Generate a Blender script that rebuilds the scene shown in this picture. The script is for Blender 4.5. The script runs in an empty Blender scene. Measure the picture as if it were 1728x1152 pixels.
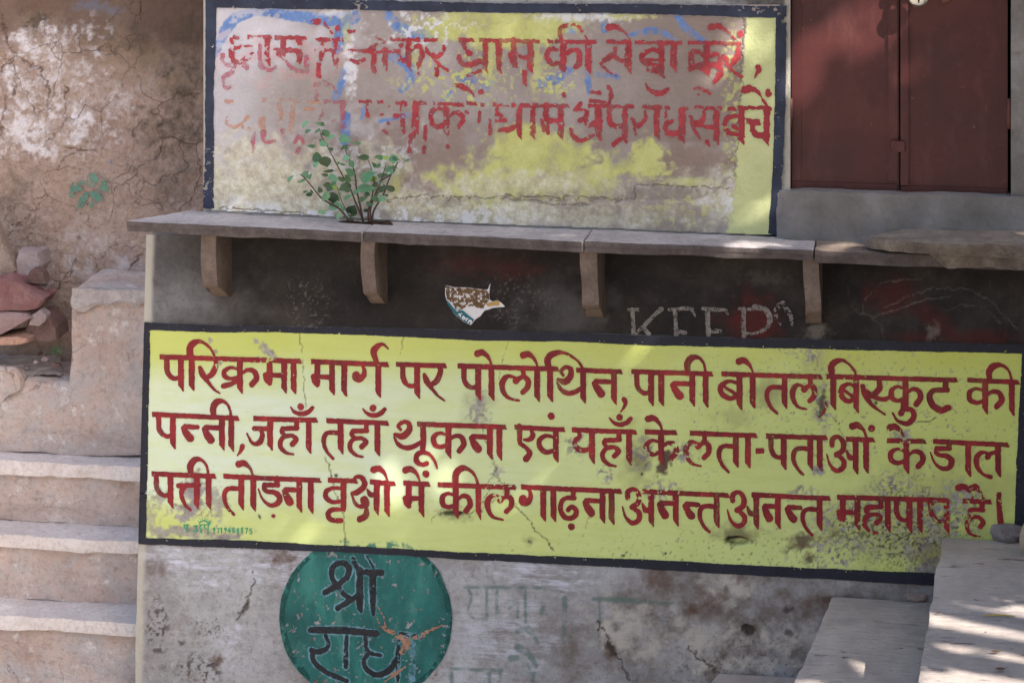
import bpy, bmesh, math, random
import numpy as np
from mathutils import Vector
from mathutils import noise as mnoise
random.seed(7)

# ------------------------------------------------------------------ camera, sky, sun, exposure
SC = bpy.context.scene
COL = SC.collection
F = 4150.0                      # focal length in photo pixels (1728 wide)
YAW = math.radians(9.4)
HZ = -370.0                     # horizon row (above the frame: the lens is shifted down)
CAM = np.array([0.0, -10.0, 4.27])
cd = bpy.data.cameras.new('camera')
cam = bpy.data.objects.new('camera', cd); COL.objects.link(cam)
cam.location = CAM; cam.rotation_euler = (math.radians(90), 0, YAW)
cd.sensor_width = 36; cd.lens = F / 1728 * 36
cd.shift_y = -(576 - HZ) / 1728
cd.clip_end = 500
SC.camera = cam
SUN = np.array([0.60, -0.45, 0.66]); SUN = SUN / np.linalg.norm(SUN)
w = bpy.data.worlds.new('World'); SC.world = w; w.use_nodes = True
nt = w.node_tree
sky = nt.nodes.new('ShaderNodeTexSky'); sky.sky_type = 'NISHITA'; sky.sun_disc = False
sky.sun_elevation = math.asin(SUN[2]); sky.sun_rotation = math.atan2(SUN[0], SUN[1])
sky.dust_density = 4.0; sky.air_density = 1.2
bg = nt.nodes['Background']; bg.inputs[1].default_value = 0.15
nt.links.new(sky.outputs[0], bg.inputs[0])
sl = bpy.data.lights.new('sun', 'SUN'); sl.energy = 5.0; sl.angle = math.radians(0.5); sl.color = (1.0, 0.93, 0.82)
so = bpy.data.objects.new('sun', sl); COL.objects.link(so)
so.rotation_euler = Vector(-SUN).to_track_quat('-Z', 'Y').to_euler(); so.location = (12, -9, 14)
SC.view_settings.view_transform = 'Standard'; SC.view_settings.look = 'None'
SC.view_settings.exposure = 1.06; SC.view_settings.gamma = 1.0
SC.cycles.max_bounces = 6

# ------------------------------------------------------------------ photo-plane geometry
FV = np.array([-math.sin(YAW), math.cos(YAW), 0.0]); RV = np.array([math.cos(YAW), math.sin(YAW), 0.0])
def rays(px, py):
    px = np.asarray(px, float); py = np.asarray(py, float)
    a = (px - 864) / F; b = -(py - HZ) / F
    return FV[0] + RV[0] * a, FV[1] + RV[1] * a, b + 0 * a
def P(px, py, Y=0.0):            # point of the plane y = Y
    dx, dy, dz = rays(px, py); t = (Y - CAM[1]) / dy
    return np.stack([CAM[0] + t * dx, CAM[1] + t * dy, CAM[2] + t * dz], -1)
def PZ(px, py, Z):               # point of the plane z = Z
    dx, dy, dz = rays(px, py); t = (Z - CAM[2]) / dz
    return np.stack([CAM[0] + t * dx, CAM[1] + t * dy, CAM[2] + t * dz], -1)
def proj(p):
    q = np.asarray(p, float) - CAM
    d = q @ FV
    return 864 + F * (q @ RV) / d, HZ - F * q[..., 2] / d

# ------------------------------------------------------------------ noise fields
def vnoise(x, y, seed):
    L = np.random.RandomState(seed).rand(256, 256)
    xi = np.floor(x).astype(int); yi = np.floor(y).astype(int)
    fx = x - xi; fy = y - yi
    fx = fx * fx * (3 - 2 * fx); fy = fy * fy * (3 - 2 * fy)
    x0 = xi & 255; x1 = (xi + 1) & 255; y0 = yi & 255; y1 = (yi + 1) & 255
    return (L[y0, x0] * (1 - fx) + L[y0, x1] * fx) * (1 - fy) + (L[y1, x0] * (1 - fx) + L[y1, x1] * fx) * fy
def fbm(x, y, scale, octv=4, seed=1, sx=1.0, sy=1.0):
    v = 0; a = 1.0; tot = 0; s = 1.0 / scale
    for o in range(octv):
        v = v + a * vnoise(x * s * sx + 17.3 * o, y * s * sy + 9.1 * o, seed + o * 31); tot += a; a *= 0.55; s *= 2.03
    return np.clip((v / tot - 0.5) * 1.7 + 0.5, 0, 1)
def ss(e0, e1, x):
    t = np.clip((x - e0) / (e1 - e0), 0, 1); return t * t * (3 - 2 * t)
def blob(X, Y, cx, cy, rx, ry, soft=0.4, wob=0.5, seed=3, sc=None, ang=0.0):
    c, s = math.cos(ang), math.sin(ang)
    dx = (X - cx) * c + (Y - cy) * s; dy = -(X - cx) * s + (Y - cy) * c
    d = np.sqrt((dx / rx) ** 2 + (dy / ry) ** 2)
    d = d + wob * (fbm(X, Y, sc or max(6, min(rx, ry) * 0.7), 4, seed) - 0.5) * 2
    return 1 - ss(1 - soft, 1 + soft, d)
def mx(*a):
    r = a[0]
    for b in a[1:]: r = np.maximum(r, b)
    return r

# ------------------------------------------------------------------ brush strokes -> fields -> flat meshes
def crom(pts, n=7):
    pts = [np.array(p, float) for p in pts]
    if len(pts) == 2: return np.array([pts[0] + (pts[1] - pts[0]) * t for t in np.linspace(0, 1, 5)])
    Q = [2 * pts[0] - pts[1]] + pts + [2 * pts[-1] - pts[-2]]
    out = []
    for i in range(1, len(Q) - 2):
        p0, p1, p2, p3 = Q[i - 1:i + 3]
        for t in np.linspace(0, 1, n, endpoint=False):
            out.append(0.5 * (2 * p1 + (p2 - p0) * t + (2 * p0 - 5 * p1 + 4 * p2 - p3) * t * t + (3 * p1 - p0 - 3 * p2 + p3) * t ** 3))
    out.append(pts[-1]); return np.array(out)
def sf_brush(pts, X, Y, out):
    c = crom(pts); R = np.maximum(c[:, 2] / 2, 0.35)
    for i in range(len(c) - 1):
        ax, ay = c[i, :2]; bx, by = c[i + 1, :2]; ra, rb = R[i], R[i + 1]
        m = max(ra, rb) + 4
        j0 = np.searchsorted(X[0], min(ax, bx) - m); j1 = np.searchsorted(X[0], max(ax, bx) + m)
        i0 = np.searchsorted(Y[:, 0], min(ay, by) - m); i1 = np.searchsorted(Y[:, 0], max(ay, by) + m)
        if j1 <= j0 or i1 <= i0: continue
        xs = X[i0:i1, j0:j1]; ys = Y[i0:i1, j0:j1]
        vx, vy = bx - ax, by - ay; L = vx * vx + vy * vy + 1e-9
        t = np.clip(((xs - ax) * vx + (ys - ay) * vy) / L, 0, 1)
        d = (ra + (rb - ra) * t) - np.hypot(xs - ax - t * vx, ys - ay - t * vy)
        out[i0:i1, j0:j1] = np.maximum(out[i0:i1, j0:j1], d)
def sf_poly(pts, X, Y, out):
    p = np.array(pts, float); m = 5
    j0 = np.searchsorted(X[0], p[:, 0].min() - m); j1 = np.searchsorted(X[0], p[:, 0].max() + m)
    i0 = np.searchsorted(Y[:, 0], p[:, 1].min() - m); i1 = np.searchsorted(Y[:, 0], p[:, 1].max() + m)
    if j1 <= j0 or i1 <= i0: return
    xs = X[i0:i1, j0:j1]; ys = Y[i0:i1, j0:j1]
    d = np.full(xs.shape, 1e9); ins = np.zeros(xs.shape, bool); n = len(p)
    for i in range(n):
        ax, ay = p[i]; bx, by = p[(i + 1) % n]
        vx, vy = bx - ax, by - ay; L = vx * vx + vy * vy + 1e-9
        t = np.clip(((xs - ax) * vx + (ys - ay) * vy) / L, 0, 1)
        d = np.minimum(d, np.hypot(xs - ax - t * vx, ys - ay - t * vy))
        c = (ay > ys) != (by > ys)
        ins ^= c & (xs < (bx - ax) * (ys - ay) / (by - ay + 1e-12) + ax)
    out[i0:i1, j0:j1] = np.maximum(out[i0:i1, j0:j1], np.where(ins, d, -d))
def field(strokes, X, Y):
    out = np.full(X.shape, -9.0)
    for k, pts in strokes:
        (sf_brush if k == 'b' else sf_poly)(pts, X, Y, out)
    return out
def bounds(strokes, m=4):
    a = np.array([(p[0] + s * q, p[1] + s * q) for k, pts in strokes for p in pts
                  for q in ([p[2] / 2] if k == 'b' else [0]) for s in (-1, 1)])
    return a[:, 0].min() - m, a[:, 0].max() + m, a[:, 1].min() - m, a[:, 1].max() + m
def xgrid(x0, x1, y0, y1, st):
    return np.meshgrid(np.arange(x0, x1 + st, st), np.arange(y0, y1 + st, st))
def fill(Fd, X, Y, Yp):
    """flat polygons covering Fd > 0, laid on the plane y = Yp"""
    ins = Fd > 0; V = []; polys = []
    full = ins[:-1, :-1] & ins[:-1, 1:] & ins[1:, :-1] & ins[1:, 1:]
    some = (ins[:-1, :-1] | ins[:-1, 1:] | ins[1:, :-1] | ins[1:, 1:]) & ~full
    xs = X[0]; ys = Y[:, 0]
    for i in range(full.shape[0]):
        r = np.concatenate([[0], full[i].astype(np.int8), [0]]); e = np.diff(r)
        for a, b in zip(np.where(e == 1)[0], np.where(e == -1)[0]):
            n = len(V); V += [(xs[a], ys[i]), (xs[b], ys[i]), (xs[b], ys[i + 1]), (xs[a], ys[i + 1])]; polys.append((n + 3, n + 2, n + 1, n))
    for i, j in zip(*np.where(some)):
        c = [(i, j), (i, j + 1), (i + 1, j + 1), (i + 1, j)]; pl = []
        for k in range(4):
            (ia, ja), (ib, jb) = c[k], c[(k + 1) % 4]
            fa, fb = Fd[ia, ja], Fd[ib, jb]
            if fa > 0: pl.append((xs[ja], ys[ia]))
            if (fa > 0) != (fb > 0):
                t = fa / (fa - fb); pl.append((xs[ja] + t * (xs[jb] - xs[ja]), ys[ia] + t * (ys[ib] - ys[ia])))
        if len(pl) >= 3:
            n = len(V); V += pl; polys.append(tuple(range(n + len(pl) - 1, n - 1, -1)))
    if not V: return None
    V = np.array(V); W3 = P(V[:, 0], V[:, 1], Yp)
    return W3, polys, V

# ------------------------------------------------------------------ objects
def tag(o, label=None, cat=None, group=None, kind=None):
    if label: o['label'] = label
    if cat: o['category'] = cat
    if group: o['group'] = group
    if kind: o['kind'] = kind
    return o
def empty(name, loc, label, cat, group=None):
    o = bpy.data.objects.new(name, None); COL.objects.link(o); o.location = loc; o.empty_display_size = 0.1
    return tag(o, label, cat, group)
def link(name, me, mat, parent=None):
    o = bpy.data.objects.new(name, me); COL.objects.link(o)
    if mat: me.materials.append(mat)
    if parent:
        o.parent = parent
        q = parent; off = Vector((0, 0, 0))
        while q: off = off + q.location; q = q.parent
        o.location = -off
    return o
def mesh_poly(name, V, polys, mat, parent=None, smooth=False, uvpx=None):
    me = bpy.data.meshes.new(name); me.from_pydata([tuple(map(float, v)) for v in V], [], polys); me.update()
    if smooth: me.polygons.foreach_set('use_smooth', [True] * len(me.polygons))
    return link(name, me, mat, parent)
def decal(name, strokes, Yp, mat, parent, st=0.8, rough=0.7, grow=0.0, wear=None, seed=5, clip=None):
    x0, x1, y0, y1 = bounds(strokes, 4 + grow)
    X, Y = xgrid(x0, x1, y0, y1, st)
    Fd = field(strokes, X, Y) + grow
    Fd = Fd + (fbm(X, Y, 5, 3, seed) - 0.5) * rough * 2
    if wear is not None: Fd = np.minimum(Fd, (fbm(X, Y, wear[1], 5, seed + 9) - wear[0](X, Y)) * wear[2])
    if clip is not None: Fd = np.minimum(Fd, clip(X, Y))
    r = fill(Fd, X, Y, Yp)
    if r is None: return None
    return mesh_poly(name, r[0], r[1], mat, parent)
def grid_mesh(name, xs, ys, Y0, mat, parent=None, disp=None, attrs=None, pos=None, holes=None):
    X, Y = np.meshgrid(np.asarray(xs, float), np.asarray(ys, float)); ny, nx = X.shape
    Wd = pos if pos is not None else P(X, Y, Y0)
    if disp is not None: Wd = Wd + np.stack([0 * disp, -disp, 0 * disp], -1)
    me = bpy.data.meshes.new(name)
    idx = np.arange(nx * ny).reshape(ny, nx)
    q = np.stack([idx[1:, :-1], idx[1:, 1:], idx[:-1, 1:], idx[:-1, :-1]], -1)
    q = q[~holes] if holes is not None else q.reshape(-1, 4)
    n = len(q)
    me.vertices.add(nx * ny); me.vertices.foreach_set('co', Wd.reshape(-1).astype(np.float32))
    me.loops.add(n * 4); me.loops.foreach_set('vertex_index', q.reshape(-1).astype(np.int32))
    me.polygons.add(n); me.polygons.foreach_set('loop_start', np.arange(0, n * 4, 4, dtype=np.int32))
    me.polygons.foreach_set('use_smooth', np.ones(n, bool))
    me.update(calc_edges=True); me.validate()
    for k, a in (attrs or {}).items():
        at = me.attributes.new(k, 'FLOAT', 'POINT'); at.data.foreach_set('value', np.clip(a, 0, 1).reshape(-1).astype(np.float32))
    return link(name, me, mat, parent)
def n3(v, s, seed=0):
    return mnoise.noise(Vector((v[0] * s + seed * 7.1, v[1] * s - seed * 3.3, v[2] * s + seed * 1.7)))
def rough_box(name, c8, n, amp, mat, parent=None, seed=0, sc=6.0, fine=0.0, bevel=0.0, fn=None, smooth=True):
    """box with bottom corners c8[0..3] and top corners c8[4..7] (ccw), faces cut n = (nx, ny, nz) times, surface worn by noise"""
    c8 = [Vector(tuple(map(float, c))) for c in c8]; nx, ny, nz = n
    bm = bmesh.new(); vmap = {}
    def vert(i, j, k):
        if (i, j, k) in vmap: return vmap[(i, j, k)]
        u, v, t = i / nx, j / ny, k / nz
        def bl(a, b, c, d): return a * (1 - u) * (1 - v) + b * u * (1 - v) + c * u * v + d * (1 - u) * v
        p = bl(*c8[:4]) * (1 - t) + bl(*c8[4:]) * t
        ctr = sum(c8, Vector()) / 8
        if bevel:
            e = sum(1 for a, m in ((i, nx), (j, ny), (k, nz)) if a in (0, m))
            if e >= 2: p = p + (ctr - p).normalized() * bevel * (e - 1)
        p = p + Vector((n3(p, sc, seed), n3(p, sc, seed + 5), n3(p, sc, seed + 9))) * amp
        if fine: p = p + Vector((n3(p, sc * 4, seed + 2), n3(p, sc * 4, seed + 7), n3(p, sc * 4, seed + 11))) * fine
        if fn: p = fn(p, u, v, t)
        vmap[(i, j, k)] = bm.verts.new(p); return vmap[(i, j, k)]
    def quad(a, b, c, d):
        try: bm.faces.new((vert(*a), vert(*b), vert(*c), vert(*d)))
        except ValueError: pass
    for i in range(nx):
        for j in range(ny):
            quad((i, j, 0), (i, j + 1, 0), (i + 1, j + 1, 0), (i + 1, j, 0)); quad((i, j, nz), (i + 1, j, nz), (i + 1, j + 1, nz), (i, j + 1, nz))
    for i in range(nx):
        for k in range(nz):
            quad((i, 0, k), (i + 1, 0, k), (i + 1, 0, k + 1), (i, 0, k + 1)); quad((i, ny, k), (i, ny, k + 1), (i + 1, ny, k + 1), (i + 1, ny, k))
    for j in range(ny):
        for k in range(nz):
            quad((0, j, k), (0, j, k + 1), (0, j + 1, k + 1), (0, j + 1, k)); quad((nx, j, k), (nx, j + 1, k), (nx, j + 1, k + 1), (nx, j, k + 1))
    bmesh.ops.recalc_face_normals(bm, faces=bm.faces)
    me = bpy.data.meshes.new(name); bm.to_mesh(me); bm.free()
    if smooth:
        me.polygons.foreach_set('use_smooth', [True] * len(me.polygons))
        try: me.set_sharp_from_angle(angle=math.radians(50))
        except Exception: pass
    return link(name, me, mat, parent)
def box8(x0, x1, y0, y1, z0, z1):
    return [(x0, y0, z0), (x1, y0, z0), (x1, y1, z0), (x0, y1, z0), (x0, y0, z1), (x1, y0, z1), (x1, y1, z1), (x0, y1, z1)]
def tube_bm(bm, pts, radii, n=7):
    rings = []
    for i, p in enumerate(pts):
        a = pts[max(i - 1, 0)]; b = pts[min(i + 1, len(pts) - 1)]
        d = (Vector(b) - Vector(a)).normalized()
        u = d.cross(Vector((0.3, 1, 0.2))).normalized(); v = d.cross(u)
        rings.append([bm.verts.new(Vector(p) + (u * math.cos(k * 2 * math.pi / n) + v * math.sin(k * 2 * math.pi / n)) * radii[i]) for k in range(n)])
    for i in range(len(rings) - 1):
        for k in range(n):
            f = bm.faces.new((rings[i][k], rings[i][(k + 1) % n], rings[i + 1][(k + 1) % n], rings[i + 1][k])); f.smooth = True
    bm.faces.new(rings[0][::-1]); bm.faces.new(rings[-1])
def bm_obj(name, bm, mat, parent=None):
    me = bpy.data.meshes.new(name); bmesh.ops.recalc_face_normals(bm, faces=bm.faces) if False else None
    bm.to_mesh(me); bm.free(); return link(name, me, mat, parent)

# ------------------------------------------------------------------ materials
def S(r, g, b):
    f = lambda c: (c / 255 / 12.92) if c / 255 <= 0.04045 else ((c / 255 + 0.055) / 1.055) ** 2.4
    return (f(r), f(g), f(b), 1)
class M:
    def __init__(s, name, rough=0.85, spec=0.3):
        s.m = bpy.data.materials.new(name); s.m.use_nodes = True; s.t = s.m.node_tree
        s.bs = s.t.nodes['Principled BSDF']; s.bs.inputs['Roughness'].default_value = rough
        s.bs.inputs['Specular IOR Level'].default_value = spec
        s.tc = s.t.nodes.new('ShaderNodeTexCoord'); s.h = None
    def L(s, a, b): s.t.links.new(a, b)
    def noise(s, scale, det=6, rough=0.6, dist=0.0, st=None, off=0.0):
        n = s.t.nodes.new('ShaderNodeTexNoise'); n.inputs['Scale'].default_value = scale; n.inputs['Detail'].default_value = det
        n.inputs['Roughness'].default_value = rough; n.inputs['Distortion'].default_value = dist
        mp = s.t.nodes.new('ShaderNodeMapping'); mp.inputs['Scale'].default_value = st or (1, 1, 1); mp.inputs['Location'].default_value = (off, off * 1.3, -off)
        s.L(s.tc.outputs['Object'], mp.inputs[0]); s.L(mp.outputs[0], n.inputs['Vector']); return n.outputs['Fac']
    def voro(s, scale, warp=0.3, wsc=3.0, feat='DISTANCE_TO_EDGE', st=None):
        v = s.t.nodes.new('ShaderNodeTexVoronoi'); v.feature = feat; v.inputs['Scale'].default_value = scale
        n = s.t.nodes.new('ShaderNodeTexNoise'); n.inputs['Scale'].default_value = wsc; n.inputs['Detail'].default_value = 5
        mp = s.t.nodes.new('ShaderNodeMapping'); mp.inputs['Scale'].default_value = st or (1, 1, 1)
        s.L(s.tc.outputs['Object'], mp.inputs[0]); s.L(mp.outputs[0], n.inputs['Vector'])
        mxn = s.t.nodes.new('ShaderNodeVectorMath'); mxn.operation = 'MULTIPLY_ADD'
        s.L(n.outputs['Color'], mxn.inputs[0]); mxn.inputs[1].default_value = (warp, warp, warp); s.L(mp.outputs[0], mxn.inputs[2])
        s.L(mxn.outputs[0], v.inputs['Vector']); return v.outputs['Distance']
    def attr(s, name):
        n = s.t.nodes.new('ShaderNodeAttribute'); n.attribute_name = name; return n.outputs['Fac']
    def ramp(s, fac, stops, interp='LINEAR'):
        n = s.t.nodes.new('ShaderNodeValToRGB'); s.L(fac, n.inputs[0]); cr = n.color_ramp; cr.interpolation = interp
        while len(cr.elements) < len(stops): cr.elements.new(0.5)
        for e, (p, c) in zip(cr.elements, stops):
            e.position = p; e.color = c if isinstance(c, tuple) else (c, c, c, 1)
        return n.outputs[0]
    def math(s, op, a, b=0.0, clamp=True):
        n = s.t.nodes.new('ShaderNodeMath'); n.operation = op; n.use_clamp = clamp
        for i, v in enumerate((a, b)):
            if isinstance(v, (int, float)): n.inputs[i].default_value = v
            else: s.L(v, n.inputs[i])
        return n.outputs[0]
    def mix(s, fac, a, b, mode='MIX'):
        n = s.t.nodes.new('ShaderNodeMix'); n.data_type = 'RGBA'; n.blend_type = mode
        for k, v in ((0, fac), (6, a), (7, b)):
            if isinstance(v, (int, float)): n.inputs[k].default_value = v
            elif isinstance(v, tuple): n.inputs[k].default_value = v
            else: s.L(v, n.inputs[k])
        return n.outputs[2]
    def done(s, col, bump=None, strength=0.3, dist=0.01, rough=None):
        if isinstance(col, tuple): s.bs.inputs['Base Color'].default_value = col
        else: s.L(col, s.bs.inputs['Base Color'])
        if bump is not None:
            b = s.t.nodes.new('ShaderNodeBump'); b.inputs['Strength'].default_value = strength; b.inputs['Distance'].default_value = dist
            s.L(bump, b.inputs['Height']); s.L(b.outputs[0], s.bs.inputs['Normal'])
        if rough is not None: s.L(rough, s.bs.inputs['Roughness'])
        return s.m
# ------------------------------------------------------------------ Devanagari brush letters
# every letter is a list of brush strokes: 'b' = points (x, y, width), 'v' = a flat-brush stem with a slanted foot, 'g' = polygon
def stem(x, top=15, bot=275, w=41, lean=0): return ('v', (x, top, x + lean, bot, w))
G = {
 'pa': [('b', [(18,18,38),(19,80,37),(22,122,36),(46,163,34),(88,180,30),(128,158,24)]), stem(128)],
 'ra': [('b', [(122,18,32),(131,62,36),(104,130,44),(70,158,34)]), ('b', [(6,88,24),(26,140,42),(72,204,23),(118,255,16),(160,284,9)])],
 'aa': [stem(22)],
 'i': [stem(22, 0, 272, 42), ('b', [(14,12,44),(8,-55,46),(38,-98,46),(92,-110,24),(142,-82,16),(182,-36,15),(204,22,18)])],
 'ka': [stem(145, 15, 272, 42), ('b', [(140,97,20),(75,80,22),(26,112,36),(30,166,36),(78,187,30),(140,168,30)]), ('b', [(155,128,18),(205,97,30),(255,108,36),(272,160,40),(236,210,40)])],
 'kra': [stem(145, 15, 280, 42), ('b', [(140,97,20),(75,82,22),(26,112,34),(30,150,34),(75,168,24),(138,152,28)]), ('b', [(18,226,36),(75,208,36),(138,172,38)]), ('b', [(155,128,18),(205,97,30),(255,108,36),(272,160,40),(236,208,40)])],
 'ma': [('b', [(50,18,40),(50,110,42),(50,165,44)]), ('b', [(20,132,38),(34,165,50),(50,192,34)]), ('b', [(40,132,34),(162,130,34)]), stem(162, 15, 270)],
 'ga': [('b', [(64,16,14),(92,52,24),(96,98,36),(66,134,50),(40,128,60),(36,108,56)])],
 'reph': [('b', [(-10,8,30),(-36,-68,46),(-14,-114,42),(32,-137,22),(76,-105,9)])],
 'e': [('b', [(-108,-82,50),(-72,-92,44),(-34,-66,26),(-12,-32,15),(2,10,11)])],
 'la': [('b', [(118,92,16),(65,84,28),(24,125,42),(27,195,34),(70,250,21),(150,268,11)]), ('b', [(182,15,34),(184,84,30)]), ('b', [(126,118,46),(152,98,34),(188,84,34),(220,116,38),(214,166,38),(178,202,36)])],
 'la2': [('b', [(118,92,16),(65,84,28),(24,125,42),(27,195,34),(70,250,21),(128,270,30)]), ('b', [(108,116,42),(128,92,30),(168,78,26)]), stem(188, 15, 268)],
 'tha': [('b', [(58,60,20),(42,28,26),(85,-2,28),(124,16,36),(122,66,44),(76,108,48),(14,94,22)]), ('b', [(8,118,12),(42,172,28),(100,197,34),(160,186,34),(228,146,26)])],
 'na': [('b', [(35,98,36),(150,98,34)]), ('b', [(22,112,36),(48,156,52),(76,192,58)]), stem(172, 15, 270)],
 'nh': [('b', [(35,98,36),(128,100,32)]), ('b', [(22,112,36),(48,156,50),(74,188,54)])],
 'ii': [stem(22), ('b', [(-112,12,34),(-118,-55,46),(-84,-102,46),(-32,-104,22),(6,-62,15),(22,12,14)])],
 'ba': [('b', [(158,86,20),(88,70,26),(28,106,38),(30,165,38),(88,202,34),(155,184,28)]), ('b', [(44,112,18),(148,172,26)]), stem(168, 15, 290)],
 'va': [('b', [(158,86,20),(88,70,26),(26,106,36),(28,160,36),(80,196,34),(155,178,28)]), stem(168, 15, 275)],
 'ta': [('b', [(150,108,34),(60,108,32),(24,142,34),(24,204,28),(52,262,22),(94,306,16)]), stem(150, 15, 270)],
 'ja': [('b', [(62,92,34),(172,92,34)]), ('b', [(108,98,26),(122,148,34),(98,200,40),(48,206,24),(4,132,8)]), stem(182, 15, 260)],
 'ha': [('b', [(146,18,36),(144,78,34)]), ('b', [(148,82,34),(48,88,34)]), ('b', [(42,88,34),(32,112,32),(52,138,24)]), ('b', [(50,140,20),(110,140,28),(142,168,34),(112,205,40)]), ('b', [(100,142,22),(48,152,30),(20,190,34),(26,235,30),(66,272,22),(120,284,12)])],
 'ya': [('b', [(58,28,22),(66,66,28),(26,104,36),(28,140,36),(80,172,38),(150,158,26)]), stem(160, 15, 272)],
 'a': [('b', [(45,70,34),(48,24,36),(92,2,28),(130,44,36),(126,104,38),(80,140,40)]), ('b', [(92,146,28),(134,186,36),(130,236,36),(80,262,34),(30,218,18),(4,140,8)]), ('b', [(158,110,10),(182,158,38),(222,158,34)]), stem(226, 15, 285)],
 'da': [('b', [(146,16,38),(146,62,34)]), ('b', [(150,66,34),(54,70,34)]), ('b', [(50,68,34),(48,100,34),(70,120,30),(130,126,36),(166,160,42),(148,208,38),(92,222,28),(34,178,15),(2,104,8)])],
 'dot': [('b', [(0,0,62),(1,1,62)])],
 'cb': [('b', [(-86,-8,7),(-52,30,24),(0,44,32),(50,28,34),(80,-2,28)]), ('b', [(-8,-12,48),(-7,-11,48)])],
 'nu': [('b', [(0,0,50),(1,1,50)])],
}
RED = 34
class Page:
    """letters are laid out in the units of an enlarged piece of the wall: origin (ox, oy), k photo px per unit, g = size of the hand"""
    def __init__(s, ox, oy, k, g=1.0, t=34): s.ox, s.oy, s.k, s.g, s.t = ox, oy, k, g, t
    def pt(s, x, y): return (s.ox + x * s.k, s.oy + y * s.k)
    def conv(s, strokes):
        out = []
        for kind, pts in strokes:
            if kind == 'b': out.append(('b', [s.pt(p[0], p[1]) + (p[2] * s.k,) for p in pts]))
            else: out.append(('g', [s.pt(*p) for p in pts]))
        return out
    def word(s, heads, glyphs, extra=(), head_line=None):
        st = []
        for (x0, y0, x1, y1) in heads:
            t = s.t * s.g
            st.append(('g', [(x0, y0 - 1), ((x0 + x1) / 2, (y0 + y1) / 2 + 1), (x1 - 10, y1), (x1 + 4, y1 + t), ((x0 + x1) / 2, (y0 + y1) / 2 + t + 1), (x0 + 1, y0 + t)]))
        hl = head_line or (heads[0][0], heads[0][1], heads[-1][2], heads[-1][3])
        ytop = lambda x: hl[1] + (hl[3] - hl[1]) * (x - hl[0]) / (hl[2] - hl[0])
        for gl in glyphs:
            n, x0 = gl[0], gl[1]; xs = gl[2] if len(gl) > 2 else 1.0; y0 = gl[3] if len(gl) > 3 else None
            for kind, pts in G[n]:
                if kind == 'v':
                    xt, vt, xb, vb, wd = pts; wd *= s.g; cx = x0 + xt * s.g * xs; cb = x0 + xb * s.g * xs
                    yt = (ytop(cx) if y0 is None else y0); a = yt + vt * s.g; b = yt + vb * s.g; h = wd / 2
                    st.append(('g', [(cx - h, a), (cx + h, a), (cb + h, a + (b - a) * 0.6), (cb + h * 0.95, b), (cb + h * 0.55, b - wd * 0.12), (cb - h * 0.98, b - wd * 1.15), (cb - h, a + (b - a) * 0.5)]))
                else:
                    q = []
                    for (u, v, wd) in pts:
                        X = x0 + u * s.g * xs; yt = ytop(X) if y0 is None else y0
                        q.append((X, yt + v * s.g, wd * s.g))
                    st.append(('b', q))
        st += list(extra)
        return s.conv(st)
K1 = 380 / 1728; K4 = 428 / 1728; K14 = 348 / 1728
R1, R2, R3 = Page(220, 540, K1), Page(580, 560, K1), Page(940, 560, K1)
R4 = Page(1300, 570, K4, K1 / K4)
R7, R8, R9 = Page(220, 660, K1), Page(580, 670, K1), Page(940, 680, K1)
R10 = Page(1300, 690, K4, K1 / K4)
R11, R12, R6, R13 = Page(220, 760, K1), Page(530, 770, K1), Page(860, 780, K1), Page(1200, 790, K1)
R14 = Page(1380, 790, K14, K1 / K14)
b = lambda *p: ('b', list(p))
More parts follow.
